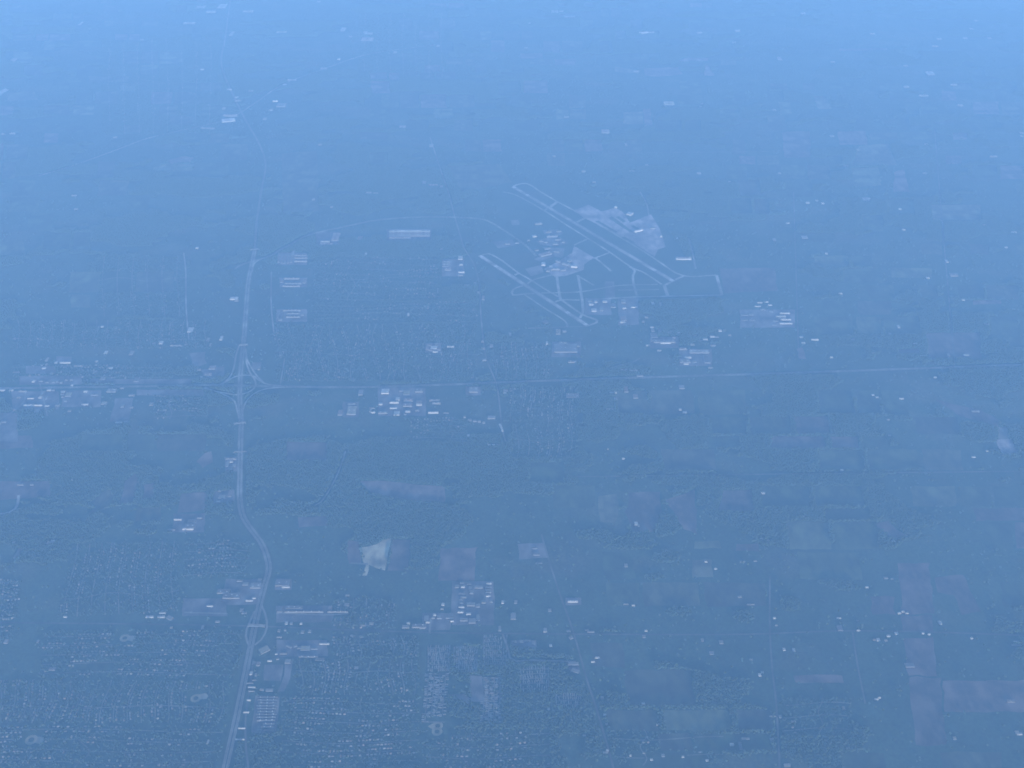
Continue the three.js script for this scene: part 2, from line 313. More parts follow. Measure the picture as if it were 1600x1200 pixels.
// ---------------------------------------------------------------- fields and bare ground seen in the haze
const SOIL = [mat(0.145, 0.10, 0.09), mat(0.16, 0.112, 0.098), mat(0.125, 0.092, 0.08)], HAY = [mat(0.105, 0.125, 0.065), mat(0.13, 0.13, 0.08)], CROP = [mat(0.05, 0.078, 0.035), mat(0.04, 0.066, 0.032), mat(0.062, 0.086, 0.038), mat(0.078, 0.086, 0.048), mat(0.062, 0.066, 0.042)], SAND = mat(0.46, 0.40, 0.27), CLAY = mat(0.20, 0.145, 0.125);
const rect = (a, b, c, d, lean = 0) => [[a, b], [c, b], [c + lean * (d - b), d], [a + lean * (d - b), d]];
const FIELDS = [
  [[[562, 752], [590, 751], [695, 760], [696, 785], [650, 784], [580, 772]], CLAY, 'long reddish bare field south of the factory cluster'],
  [[[560, 856], [575, 853], [590, 850], [600, 844], [612, 841], [610, 858], [607, 870], [602, 892], [590, 889], [577, 884], [573, 899], [568, 899], [572, 884], [567, 870]], SAND, 'yellow sand pit with ragged edges'],
  [[[543, 845], [561, 846], [566, 872], [566, 880], [545, 881]], SOIL[0], 'brown plot beside the sand pit'],
  [[[613, 844], [640, 844], [639, 890], [606, 892]], SOIL[2], 'dull brown plot east of the sand pit'],
  [[[688, 856], [744, 856], [743, 907], [685, 907]], SOIL[1], 'square reddish field north of the industrial estate'],
  [[[465, 808], [510, 806], [512, 822], [468, 824]], SOIL[2], 'faint brown field east of the freeway curve'],
  [[[1040, 782], [1087, 764], [1088, 836], [1066, 826], [1052, 800]], SOIL[1], 'reddish wedge-shaped field in the dark farmland'],
  [[[985, 770], [1030, 768], [1035, 800], [1022, 830], [990, 832], [978, 800]], SOIL[2], 'mottled brown field around a white farm building'],
  [[[935, 774], [965, 772], [968, 800], [960, 816], [937, 815]], HAY[1], 'pale hay field with soft edges'],
  [[[1130, 766], [1175, 765], [1177, 800], [1122, 798]], SOIL[2], 'brown field west of a lone white shed'],
  [[[808, 850], [850, 848], [856, 872], [812, 874]], LOT, 'pale yard by the slanting road'],
  [[[1080, 876], [1112, 874], [1114, 902], [1082, 903]], HAY[1], 'small pale hay field'],
  [[[1085, 846], [1125, 844], [1126, 856], [1086, 857]], HAY[0], 'narrow light green strip field'],
  [[[1150, 850], [1186, 849], [1186, 861], [1150, 861]], SOIL[2], 'narrow brown strip field'],
  [rect(1402, 880, 1452, 960, 0.1), SOIL[0], 'reddish field north of the crossroads farms'],
  [rect(1408, 962, 1456, 986, 0.1), SOIL[2], 'brown field touching the east-west road'],
  [rect(1412, 996, 1456, 1056, 0.11), SOIL[0], 'reddish field south of the east-west road'],
  [rect(1419, 1058, 1468, 1165, 0.11), SOIL[2], 'tall brown field among dark crops'],
  [rect(1472, 1063, 1640, 1112, 0.11), SOIL[1], 'wide reddish field beside two white farm sheds'],
  [rect(1360, 932, 1396, 960, 0.08), SOIL[0], 'small reddish field near a white barn'],
  [rect(1240, 1055, 1318, 1067, 0.08), SOIL[1], 'thin reddish strip in a green field'],
  [[[1460, 902], [1505, 898], [1532, 956], [1505, 960], [1490, 930], [1464, 925]], SOIL[2], 'brown field with a bent outline'],
  [[[1402, 546], [1436, 545], [1438, 553], [1404, 554]], SOIL[1], 'thin reddish field north of the highway'],
  [rect(1448, 520, 1532, 560, 0.05), SOIL[2], 'wide brown field north of the highway'],
  [[[1243, 545], [1255, 543], [1262, 562], [1248, 561]], SOIL[1], 'small reddish plot behind sheds'],
  [[[1520, 470], [1563, 469], [1564, 475], [1521, 476]], SOIL[1], 'very thin reddish strip on the eastern plain'],
  [rect(1455, 320, 1532, 345, 0.1), HAY[1], 'large straw-coloured field beyond the airport'],
  [rect(1392, 418, 1455, 434, 0.1), HAY[0], 'light green field on the eastern plain'],
  [[[1308, 206], [1352, 204], [1356, 226], [1312, 226]], SOIL[0], 'far reddish field'],
  [[[1342, 228], [1388, 224], [1402, 258], [1330, 260]], HAY[1], 'far straw-coloured field with slanting edge'],
  [[[1222, 206], [1265, 205], [1268, 246], [1226, 247]], SOIL[2], 'far brown field'],
  [[[1398, 268], [1412, 264], [1422, 300], [1396, 300]], SOIL[0], 'far reddish wedge'],
  [[[1330, 262], [1372, 262], [1378, 290], [1336, 292]], HAY[0], 'far light green field'],
  [[[1270, 150], [1290, 150], [1300, 170], [1278, 170]], HAY[1], 'far pale slanting field'],
  [[[1004, 170], [1016, 170], [1020, 196], [1008, 198]], SOIL[1], 'slim far reddish field'],
  [[[974, 176], [1004, 174], [1006, 194], [974, 194]], HAY[1], 'far straw field beside a reddish one'],
  [[[1006, 107], [1060, 105], [1066, 116], [1030, 120], [1008, 118]], CLAY, 'bare reddish workings on the far plain'],
  [[[1058, 95], [1075, 90], [1106, 91], [1106, 95], [1064, 98]], CLAY, 'thin bare strip beyond the far workings'],
  [[[1102, 102], [1106, 102], [1117, 118], [1100, 118]], CLAY, 'small bare corner of the far workings'],
  [[[960, 104], [1000, 110], [998, 115], [962, 112]], HAY[1], 'pale strip west of the far workings'],
  [[[1312, 76], [1386, 75], [1386, 79], [1312, 80]], SOIL[1], 'thin far reddish strip'],
  [[[-20, 152], [8, 138], [14, 140], [-8, 155]], PALE, 'pale slanting strip at the far left'],
  [[[10, 146], [52, 142], [60, 156], [12, 158]], HAY[1], 'far straw field on the western plain'],
  [[[262, 250], [288, 244], [302, 246], [298, 254], [266, 256]], CLAY, 'bare reddish patch on the western plain'],
  [[[238, 262], [262, 256], [302, 257], [300, 268], [242, 268]], HAY[0], 'light green field under a bare patch'],
  [[[-20, 376], [36, 374], [40, 398], [-20, 400]], HAY[0], 'light green field on the western margin'],
  [[[134, 806], [150, 793], [143, 786], [160, 770], [172, 765], [181, 784], [168, 793], [150, 800]], HAY[1], 'pale ragged clearing in the western wood'],
  [[[196, 752], [212, 740], [217, 750], [208, 786], [186, 788]], SOIL[2], 'brown clearing with a spoil heap edge'],
  [[[225, 758], [240, 755], [240, 778], [224, 780]], SOIL[1], 'small reddish clearing west of the freeway'],
  [[[283, 771], [325, 769], [322, 796], [278, 801]], CLAY, 'graded building site west of the freeway'],
  [[[334, 768], [366, 765], [367, 784], [332, 788]], LOT, 'truck stop yard beside the freeway'],
  [[[306, 722], [322, 708], [330, 706], [334, 722], [318, 730]], CLAY, 'slanting reddish clearing near the freeway'],
  [[[-20, 682], [50, 680], [52, 700], [-20, 702]], SOIL[2], 'faint brown field south of the town'],
  [[[-20, 752], [78, 752], [80, 776], [-20, 782]], SOIL[0], 'reddish bare ground inside the curved track'],
  [[[1560, 668], [1574, 668], [1577, 687], [1560, 687]], GRAVEL, 'gravel approach to the pale paved pad'],
  [[[1460, 624], [1530, 640], [1560, 655], [1560, 668], [1500, 650]], SOIL[2], 'faint brown field on the eastern margin'],
  [[[1125, 420], [1210, 418], [1215, 455], [1132, 458]], SOIL[2], 'brown field east of the airfield'],
  [[[440, 240], [496, 235], [498, 330], [442, 335]], CROP[3], 'broad dull field north of the airport spur'],
  [[[700, 260], [780, 256], [800, 285], [720, 300]], CROP[3], 'dull field west of the runway end'],
  [[[120, 1036], [180, 1034], [182, 1048], [118, 1050]], CROP[2], 'school playing field in the western suburb'],
  [[[1362, 818], [1388, 814], [1418, 838], [1396, 842]], SOIL[1], 'reddish slanting field in the dark east'],
];
for (const [pts, m, label] of FIELDS) { const p = gs(pts); occupy(p, 2); land(m === SAND ? 'sand_pit' : m === LOT ? 'yard' : 'field', p, LAYER.field + (m === SAND ? 0.2 : 0), m, label, m === SAND ? 'sand pit' : m === LOT ? 'yard' : 'field'); }
// patchwork of crops: parcels along the section lines
{
  const patch = (u0, u1, v0, v1, lean, keep, minW) => {
    let v = v0;
    while (v < v1) {
      const k = 0.35 + v / 1200, h = k * rr(20, 52); let u = u0 + rr(0, 30);
      while (u < u1) {
        const w = k * rr(minW, minW * 2.4);
        if (rnd() < keep) {
          const s = 0.9, pts = [[u, v], [u + w * s, v + rr(-1, 1)], [u + w * s + lean * h, v + h * s], [u + lean * h, v + h * s + rr(-1, 1)]], p = gs(pts);
          let free = true; for (let a = 0; a <= 6 && free; a++) for (let b = 0; b <= 4; b++) { const x = lerp(lerp(p[0].x, p[1].x, a / 6), lerp(p[3].x, p[2].x, a / 6), b / 4), z = lerp(lerp(p[0].y, p[1].y, a / 6), lerp(p[3].y, p[2].y, a / 6), b / 4); if (taken(x, z)) { free = false; break; } }
          if (free) { const c = rnd(), m = c < 0.1 ? SOIL[2] : c < 0.16 ? HAY[0] : pick(CROP); occupy(p, 2); const o = land('field', p, LAYER.field, m, c < 0.1 ? 'brown ploughed parcel in the crop patchwork' : c < 0.16 ? 'light green hay parcel in the crop patchwork' : 'green parcel in the crop patchwork', 'field'); o.userData.group = 'parcels of the crop patchwork'; }
        }
        u += w;
      }
      v += h;
    }
  };
  patch(920, 1680, 610, 1210, 0.1, 0.42, 42);
  patch(1130, 1680, 130, 570, 0.08, 0.42, 40);
  patch(560, 1130, -20, 250, 0.04, 0.35, 40);
  patch(-60, 350, -20, 500, -0.08, 0.3, 40);
  patch(430, 920, 690, 850, 0, 0.16, 46);
  patch(20, 340, 640, 830, -0.08, 0.2, 44);
}
// paved yards round the works and shops
for (const [pts, label] of [
  [rect(88, 557, 112, 566), 'shopping centre car park in the town'], [rect(30, 588, 128, 601), 'wide town car park north of the highway'], [rect(140, 592, 300, 600), 'narrow paved strip along the highway west of the interchange'], [rect(18, 611, 92, 640), 'big store car parks south of the highway in the town'], [rect(96, 610, 158, 636), 'motor dealers yard south of the highway in the town'], [rect(214, 609, 318, 618), 'narrow paved strip south of the highway by the interchange'], [rect(40, 572, 86, 584), 'market square lot in the town'], [rect(180, 622, 209, 659, -0.2), 'reddish paved yard south of the town'], [rect(-10, 645, 28, 690), 'grey yard at the western margin'],
  [[[296, 552], [320, 550], [322, 568], [304, 576]], 'busy car park west of the interchange'], [[[313, 578], [350, 572], [352, 588], [322, 592]], 'service plaza lot by the interchange ramps'], [rect(394, 566, 408, 578), 'small lot inside the interchange loop'],
  [rect(434, 395, 480, 414), 'car park of striped courts by the airport spur'], [rect(436, 434, 480, 449), 'car park among low striped blocks'], [rect(432, 483, 480, 503), 'paved court with rows of low blocks'],
  [rect(494, 362, 530, 383), 'truck yard below the airport spur'], [rect(604, 358, 674, 376), 'paved yard round the long warehouse'], [rect(690, 405, 725, 432), 'industrial yard by the airport road'],
  [rect(664, 536, 690, 552), 'campus car park north of the highway'], [rect(535, 628, 560, 652), 'factory yard with a large pale hall'], [rect(590, 606, 665, 650), 'factory estate yard south of the highway'], [rect(728, 604, 752, 618), 'small yard beside the airport road'],
  [rect(862, 534, 908, 558), 'wide paved yard south of the airport'], [rect(914, 466, 955, 492), 'hangar yard at the airfield edge'], [rect(966, 466, 998, 508), 'storage yard south of the airfield'], [rect(1016, 526, 1060, 544), 'works yard southeast of the airport'], [rect(1062, 546, 1112, 572), 'distribution yard southeast of the airport'],
  [rect(1156, 484, 1242, 512), 'greenhouse yard on the eastern plain'], [rect(352, 714, 370, 737), 'fenced works yard beside the straight freeway'], [rect(272, 802, 322, 832, -0.1), 'muddy yard west of the freeway curve'],
  [rect(430, 904, 456, 922), 'car park east of the freeway bend'], [rect(352, 905, 411, 945, -0.2), 'large car park west of the freeway bend'], [rect(432, 946, 520, 972), 'shopping strip car park'], [rect(432, 1000, 512, 1026), 'big store car park'], [rect(414, 1038, 442, 1064, -0.1), 'square grey lot among the low blocks'], [[[445, 1032], [457, 1031], [454, 1060], [444, 1080], [434, 1080], [444, 1055]], 'pale bending drive past the grey lot'],
  [rect(398, 1088, 437, 1146, -0.08), 'self storage yard east of the freeway'], [rect(706, 908, 772, 976), 'industrial estate yard north of the parks'], [rect(660, 958, 704, 984), 'works yard beside the short pale road'], [rect(884, 934, 908, 946), 'small dark yard round a white shed'], [[[884, 1036], [903, 1034], [906, 1052], [892, 1050]], 'pale gravel lot by the slanting road'],
  [rect(798, 1000, 838, 1012), 'paved strip north of the local street'], [rect(735, 1056, 755, 1096), 'bare reddish clearing beside the largest park'], [[[702, 1085], [725, 1084], [736, 1092], [732, 1104], [718, 1092], [702, 1090]], 'pale sandy clearing between two parks'],
  [rect(285, 935, 355, 962), 'car park west of the freeway bridge'],
]) { const p = gs(pts); occupy(p, 2); land('yard', p, LAYER.lot, LOT, label); }
{ const p = gs([[1555, 687], [1580, 686], [1591, 709], [1566, 713]]); occupy(p, 3); land('paved_pad', p, LAYER.lot + 0.2, APR, 'large pale paved pad on the eastern margin', 'pad'); }
// ball fields with ring-shaped bare infields
for (const [u, v, r, tilt, label, extra] of [
  [195, 997, 34, 0, 'ball field ring in the suburb below the four white sheds', 1], [306, 1091, 34, 0.4, 'ball field ring in the suburb nearest the freeway', 1], [49, 1156, 38, 0, 'ball field ring at the southwestern corner of the suburb', 1], [684, 1134, 34, 0, 'northern ball field ring of the pair by the long park', 0], [683, 1143, 34, 0, 'southern ball field ring of the pair by the long park', 2]]) {
  const c = g(u, v), root = new THREE.Group(); root.name = numbered('ball_field'); root.position.set(c.x, 0, c.y); root.rotation.y = tilt; scene.add(root);
  tag(root, label, 'ball field', 'ball fields of the suburbs');
  const ring = shade(new THREE.Mesh(planar(new THREE.RingGeometry(r * 0.48, r, 32).rotateX(-Math.PI / 2)), SAND)); ring.name = 'infield'; ring.position.y = 0.9; root.add(ring);
  const turf = shade(new THREE.Mesh(planar(new THREE.CircleGeometry(r * 0.47, 24).rotateX(-Math.PI / 2)), MOWN)); turf.name = 'turf'; turf.position.y = 0.9; root.add(turf);
  if (extra === 1) { const o = shade(new THREE.Mesh(polyGeo([[r * 0.8, -24], [r + 34, -18], [r + 44, 12], [r + 30, 34], [r * 0.7, 20]].map((q) => new THREE.Vector2(...q)), 0.85), mat(0.40, 0.37, 0.29))); o.name = 'practice_area'; root.add(o); }
  if (extra === 2) { const o = shade(new THREE.Mesh(polyGeo([[-r * 0.8, -14], [-r - 28, -40], [-20, -70], [r * 0.2, -60]].map((q) => new THREE.Vector2(...q)), 0.85), SAND)); o.name = 'practice_area'; root.add(o); }
  occupy([[-60, -60], [80, -60], [80, 60], [-60, 60]].map(([a, b]) => new THREE.Vector2(c.x + a, c.y + b)), 3);
}

// ---------------------------------------------------------------- buildings
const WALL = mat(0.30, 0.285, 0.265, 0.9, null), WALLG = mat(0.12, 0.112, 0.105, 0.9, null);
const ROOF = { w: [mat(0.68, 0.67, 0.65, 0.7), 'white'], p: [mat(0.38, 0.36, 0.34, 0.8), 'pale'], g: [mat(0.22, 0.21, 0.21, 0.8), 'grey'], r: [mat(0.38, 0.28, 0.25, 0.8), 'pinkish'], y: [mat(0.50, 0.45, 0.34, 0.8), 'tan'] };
const UNIT = mat(0.55, 0.56, 0.57, 0.6, null);
function flat(name, x, z, w, d, h, turn, roof, label, category, group) {
  const root = new THREE.Group(); root.name = numbered(name); root.position.set(x, 0, z); root.rotation.y = turn; scene.add(root);
  tag(root, label, category, group);
  const add = (nm, geo, m) => { const o = shade(new THREE.Mesh(geo, m)); o.name = nm; root.add(o); return o; };
  const bx = (a, b, c, X, Y, Z) => new THREE.BoxGeometry(a, b, c).translate(X, Y, Z);
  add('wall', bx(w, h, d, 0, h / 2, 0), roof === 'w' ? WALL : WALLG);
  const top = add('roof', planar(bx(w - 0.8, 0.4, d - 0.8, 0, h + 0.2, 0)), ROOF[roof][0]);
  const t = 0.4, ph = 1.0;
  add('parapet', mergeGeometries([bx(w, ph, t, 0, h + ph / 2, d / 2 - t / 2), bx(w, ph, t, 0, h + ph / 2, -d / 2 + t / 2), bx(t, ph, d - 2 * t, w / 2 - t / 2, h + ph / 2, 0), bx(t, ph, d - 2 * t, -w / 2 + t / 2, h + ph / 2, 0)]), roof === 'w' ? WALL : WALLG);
  if (w > 70) for (let k = 0, n = Math.min(5, Math.floor(w / 35)); k < n; k++) { const u = add('rooftop_unit', bx(5, 2.2, 3.5, (k + 0.5 - n / 2) * w / n, h + 1.5, (hash(k, Math.round(x)) - 0.5) * d * 0.5), UNIT); top.add(u); }
  const c = Math.cos(turn), s = Math.sin(turn), R = Math.max(w, d) / 2 + 6;
  for (let a = -R; a <= R; a += 8) for (let b = -R; b <= R; b += 8) if (Math.abs(a) < w / 2 + 8 && Math.abs(b) < d / 2 + 8) { const k = cellAt(x + a * c + b * s, z - a * s + b * c); if (k >= 0) occ[k] = 3; }
  return root;
}
// a row of the survey: centre u, v, apparent width and depth on the sheet, roof tone, turn
function sheet(where, group, rows, name = 'warehouse', h0 = 8, usual = 'w') {
  for (const [u, v, w, h, tone = usual, turn = 0] of rows) {
    const c = g(u, v), W = Math.max(9, g(u + w / 2, v).x - g(u - w / 2, v).x), D = Math.max(9, g(u, v + h / 2).y - g(u, v - h / 2).y) * (h <= 3 ? 0.72 : 0.95), r = W / D;
    const shape = r > 2.6 ? 'long narrow' : W * D > 4200 ? 'large' : W * D > 1300 ? 'mid-sized' : 'small';
    flat(name, c.x, c.y, W, D, h0 + (W > 70 ? 3 : 0), turn, tone, `${shape} ${ROOF[tone][1]} flat-roofed ${name.replace(/_/g, ' ')} ${where}`, 'building', group);
  }
}
sheet('on the military apron', 'airport buildings', [[984, 335, 8, 4, 'w', -0.6], [962, 324.5, 4, 2, 'w'], [1020, 357.5, 8, 2, 'p'], [1033, 370, 3, 3], [997.5, 361.5, 15, 2, 'w', 0.42]], 'hangar', 14);
sheet('east of the military apron', 'airport buildings', [[1068, 403.5, 24, 1.6, 'r', 0], [1068, 405.6, 24, 1.4, 'w', 0], [1058, 373, 2.5, 3]], 'shed', 8);
sheet('by the terminal apron', 'airport terminal buildings', [[885, 414, 14, 3, 'p', -0.5], [897, 418, 10, 2, 'w', -0.1], [868, 421.5, 13, 3, 'p'], [861, 417.5, 5, 3, 'w'], [849, 413.5, 6, 4, 'w'], [873, 409, 9, 3, 'g', -0.5], [880, 423, 8, 2, 'p', 0.2], [890, 408, 5, 4, 'p', -0.5], [856, 424, 6, 3, 'g']], 'terminal_building', 14);
sheet('in the northwestern part of the terminal loop', 'airport terminal buildings', [[835, 369.5, 6, 3, 'w', 0.3], [863, 370, 17, 2, 'p', 0.12], [868, 381.5, 8, 3, 'p'], [841, 350, 11, 3, 'g', 0.2], [852, 398, 20, 4, 'r', 0.5], [846, 377, 7, 3, 'g'], [857, 363, 9, 2, 'p', 0.15], [873, 362, 7, 2, 'g', 0.15], [853, 379, 6, 2, 'p'], [872, 375, 9, 2, 'p', 0.1], [880, 379, 5, 2, 'p'], [839, 391, 6, 3, 'g'], [855, 389, 9, 2, 'p', 0.4], [870, 394, 8, 2, 'p', -0.4], [826, 376, 4, 2, 'p'], [808, 380, 6, 2, 'g'], [793, 381, 8, 3, 'g']], 'service_building', 9);
sheet('at the southern edge of the airfield', 'sheds along the airfield edge', [[922, 471, 6, 3, 'p'], [931, 472, 4, 3], [945, 471.5, 7, 3], [923.5, 476, 7, 3], [928, 485, 8, 4], [939.5, 483.5, 5, 5, 'p'], [974, 471, 7, 6, 'p'], [975.5, 482, 6, 2], [991, 480.5, 10, 1.6], [1020, 474.5, 4, 4], [1032, 476, 3, 6, 'p'], [973, 504, 8, 2], [974, 498, 9, 7, 'r'], [958, 478, 8, 6, 'g'], [872, 516, 7, 2, 'p'], [872, 519, 7, 2, 'p'], [872, 522, 7, 2, 'p'], [882, 518, 6, 3, 'p'], [854.5, 536.5, 3, 4], [852, 504, 8, 4, 'g', 0.5]], 'shed', 8);
sheet('southeast of the airport', 'works southeast of the airport', [[1019, 512, 6, 2], [1020, 517, 5, 4, 'p'], [1031, 516, 5, 5, 'g'], [1022, 525, 10, 7, 'g'], [1020, 532.5, 6, 3, 'p'], [1038, 534, 34, 4, 'g'], [1040, 536.7, 16, 1.5, 'w'], [1125, 517, 5, 3], [1132, 516.8, 4, 3, 'p'], [1113, 526.5, 7, 2], [1102, 531, 7, 2], [1095, 533, 6, 2, 'p'], [1082, 539, 6, 2, 'p'], [1070, 565, 16, 5, 'p'], [1075, 559, 10, 3], [1072, 569, 8, 2, 'w'], [1092, 550, 30, 5, 'p'], [1104, 562, 9, 12, 'g'], [1067, 546, 12, 3, 'r'], [1046, 520, 6, 2, 'p'], [1053, 528, 5, 2, 'p'], [1010, 496, 5, 3, 'p'], [1005, 503, 4, 3, 'p'], [1060, 521, 4, 3, 'w'], [1086, 525, 5, 2, 'p'], [1120, 527, 5, 2, 'p'], [1140, 524, 4, 2, 'p'], [1114, 540, 8, 3, 'g'], [1085, 566, 6, 3, 'p'], [1110, 575, 7, 2, 'p'], [1030, 548, 7, 2, 'p'], [1012, 540, 5, 2, 'w']]);
sheet('in the yard south of the airport', 'works south of the airport', [[884, 545, 36, 13, 'g'], [880, 537, 12, 3, 'p'], [902, 541, 6, 3, 'p'], [895, 566, 14, 3, 'g'], [975, 579, 12, 3, 'g'], [990, 580, 14, 2, 'p'], [1000, 588, 10, 2, 'p'], [958, 614, 11, 2.4], [962, 624, 5, 4, 'p'], [978, 609, 6, 9, 'r'], [993, 620, 7, 6, 'r'], [953, 640, 12, 2, 'p'], [895, 619, 20, 6, 'g'], [1063, 640.5, 4, 3], [1070, 645, 6, 3], [1065, 605.5, 8, 5, 'p'], [935, 626, 3, 3, 'p'], [937, 613, 3, 3, 'p']]);
sheet('in ranks on the eastern plain', 'greenhouses on the eastern plain', [[1226, 490, 16, 1.5], [1220, 495, 15, 1.5], [1228, 500, 16, 1.5], [1228, 506, 20, 1.7], [1212, 502, 8, 1.6, 'p'], [1210, 508, 6, 1.5, 'p'], [1222, 492.5, 10, 1.2, 'p'], [1222, 497.6, 12, 1.2, 'p'], [1187, 473, 8, 1.6], [1184, 479, 9, 1.6], [1197, 472, 7, 1.6], [1203, 477, 6, 1.6], [1163, 492, 10, 3, 'g'], [1174, 492, 7, 3, 'p'], [1163, 500, 9, 3, 'g'], [1175, 500, 8, 3, 'g'], [1192, 484, 7, 2, 'p'], [1205, 487, 6, 2, 'p']], 'greenhouse', 5);
sheet('south of the airport spur', 'sheds below the airport spur', [[640, 362, 64, 3, 'w'], [640, 365.4, 64, 2.4, 'r'], [640, 368.6, 64, 2.6, 'p'], [625, 372.5, 34, 3, 'r'], [563, 372.5, 7, 5, 'r'], [508, 378.5, 14, 1.8], [525, 371, 11, 12, 'r'], [571.5, 398, 3, 4], [510, 382, 20, 3, 'r']], 'warehouse', 9);
sheet('beside the road west of the airport', 'sheds west of the airport', [[697, 410, 11, 1.4, 'p'], [697, 413.5, 11, 1.4, 'p'], [697, 417, 12, 1.4, 'p'], [719.5, 403.5, 7, 5, 'w'], [720.5, 414, 5, 2], [721, 426, 10, 2], [720, 430.5, 9, 2, 'p'], [690, 390, 4, 3, 'p'], [638, 492, 3, 4], [742, 443, 4, 3, 'p'], [730, 446.5, 9, 2.4, 'p'], [754, 534, 4, 3, 'p'], [755, 545, 6, 3, 'p'], [768, 541, 5, 4, 'p'], [757, 563, 6, 3, 'p'], [797, 523, 4, 5, 'p'], [747, 457, 4, 3, 'p'], [755, 466, 4, 6, 'r'], [784, 557, 5, 3, 'g'], [700, 421, 10, 4, 'r']]);
sheet('on the campus north of the highway', 'campus buildings', [[671, 540, 8, 3, 'r'], [668, 545, 5, 5, 'r'], [678, 544, 10, 4, 'w'], [674, 548, 9, 2.5, 'r'], [682, 539, 5, 4, 'p'], [704, 542.5, 11, 1.6], [680, 550.5, 8, 1.8], [686, 546, 4, 4, 'r'], [620, 520, 3, 3, 'p']], 'campus_building', 10);
sheet('in the factory estate south of the highway', 'factories south of the highway', [[602, 612.5, 12, 7], [564, 614, 7, 8, 'p'], [627, 611.5, 6, 2, 'p'], [635.5, 614.5, 10, 7, 'y'], [655, 611, 12, 5, 'g'], [621.5, 624, 6, 4], [616, 629.8, 14, 2], [595, 632, 6, 3], [638, 626, 14, 4, 'r'], [637, 634, 14, 4, 'r'], [655, 629, 9, 4, 'r'], [655, 633, 9, 2.4], [679, 626.5, 16, 2.4, 'p'], [682, 631, 13, 2, 'p'], [677, 645.5, 16, 2], [532, 645.5, 7, 8, 'r'], [550, 642.5, 14, 13, 'y'], [550, 632.5, 13, 2, 'p'], [581, 638.5, 8, 1.6, 'p'], [579, 642, 3, 4, 'p'], [583, 645, 6, 2], [598, 646, 14, 3, 'p'], [615, 638.3, 11, 2], [620, 646.5, 9, 6], [637, 643.5, 8, 3], [633, 648, 4, 2, 'p'], [652, 642, 6, 2, 'p'], [697, 646, 8, 1.5, 'p'], [740, 610, 14, 8, 'p'], [790, 611, 7, 3, 'p'], [789, 614.5, 5, 2, 'w']], 'factory', 9);
sheet('by the road south of the highway', 'buildings south of the highway', [[782, 666, 3, 6, 'w', 0.3], [784, 671, 2.5, 7, 'w', 0.25], [768, 653, 12, 4, 'p'], [734, 657, 6, 3, 'p'], [742, 658.5, 6, 3, 'p'], [749, 659, 5, 3, 'p'], [732, 681, 4, 3], [764, 695.5, 5, 2], [771, 696, 5, 2.4], [778, 696, 5, 2, 'p'], [726, 652, 4, 3, 'p'], [756, 661, 4, 3, 'p']], 'apartment_block', 9);
sheet('in the town along the highway', 'buildings of the town', [[102, 567.4, 17, 1.8], [88, 567, 4, 3], [74, 562, 4, 5, 'p'], [69, 575.5, 6, 3], [73, 570, 3, 3, 'p'], [123, 572.8, 14, 2, 'p'], [172, 575.5, 9, 2.6], [166, 551, 5, 4], [151, 565, 4, 3], [149, 582, 6, 4, 'p'], [161, 592, 8, 4, 'p'], [152, 597, 5, 2, 'p'], [81, 584, 4, 3, 'p'], [53, 596, 4.5, 3.4], [64, 596, 6, 2, 'p'], [47, 587, 3, 3, 'p'], [26, 582, 10, 2, 'g'], [113, 602.5, 3, 2.4], [74, 598, 5, 1.8, 'p'], [84, 597.5, 4, 3, 'p'], [90, 597, 4, 2, 'p'], [96, 598, 4, 3, 'p'], [104, 594, 4, 2, 'p'], [112, 594, 4, 2, 'p'], [3, 610, 10, 3], [18, 610, 6, 3], [77, 610, 6, 3], [84, 610, 4, 3, 'p'], [99, 612.6, 6, 2.4], [107.5, 617, 9, 6, 'y'], [98, 616, 5, 3, 'r'], [98, 620.5, 4, 2, 'p'], [134, 612, 6, 2.6], [148, 617.5, 11, 2.2, 'p'], [133, 632.3, 10, 2], [163, 630.5, 8, 4, 'y'], [175, 611, 14, 5, 'p'], [51.5, 634, 29, 1.8], [74, 634.6, 7, 2], [90, 634, 7, 2, 'p'], [30, 621, 6, 3, 'p'], [48, 623, 10, 1.6], [63, 621.5, 5, 3], [66, 616, 4, 8, 'p'], [73, 622, 3, 4, 'p'], [27, 641, 12, 2, 'p'], [58, 642.5, 8, 5, 'p'], [109, 642.5, 5, 3, 'p'], [103, 627, 4, 3, 'p'], [186, 660.6, 10, 2.2], [197, 659.5, 6, 3, 'p'], [192, 635, 5, 4, 'p'], [206, 637, 5, 3, 'p'], [206, 618, 9, 3, 'p'], [237, 632, 6, 4, 'p'], [36, 612, 12, 2, 'p'], [191, 607, 6, 2, 'p'], [214, 594, 8, 6, 'g'], [206, 552, 6, 6, 'p'], [23, 530, 4, 3, 'p'], [6, 660, 8, 3, 'p'], [0, 662, 5, 3, 'p']], 'shop_building', 7);
sheet('just northwest of the interchange', 'buildings by the interchange', [[298, 516, 8, 7, 'w'], [325.5, 531, 4, 4, 'p'], [346, 529, 4, 6, 'w'], [329, 539, 3, 4, 'p'], [275, 541, 18, 1.6, 'p'], [291, 539, 5, 2, 'p'], [252, 536, 6, 4], [241, 537, 5, 2, 'p'], [160, 511, 4, 2], [366, 467, 12, 3.4], [370, 470, 6, 3, 'p'], [308, 388, 4, 2.4], [315, 590, 3, 3], [309, 578, 10, 3, 'g'], [332, 575, 10, 5, 'r'], [325, 586, 12, 4, 'r'], [405, 576, 3, 5, 'p']], 'roadside_building', 8);
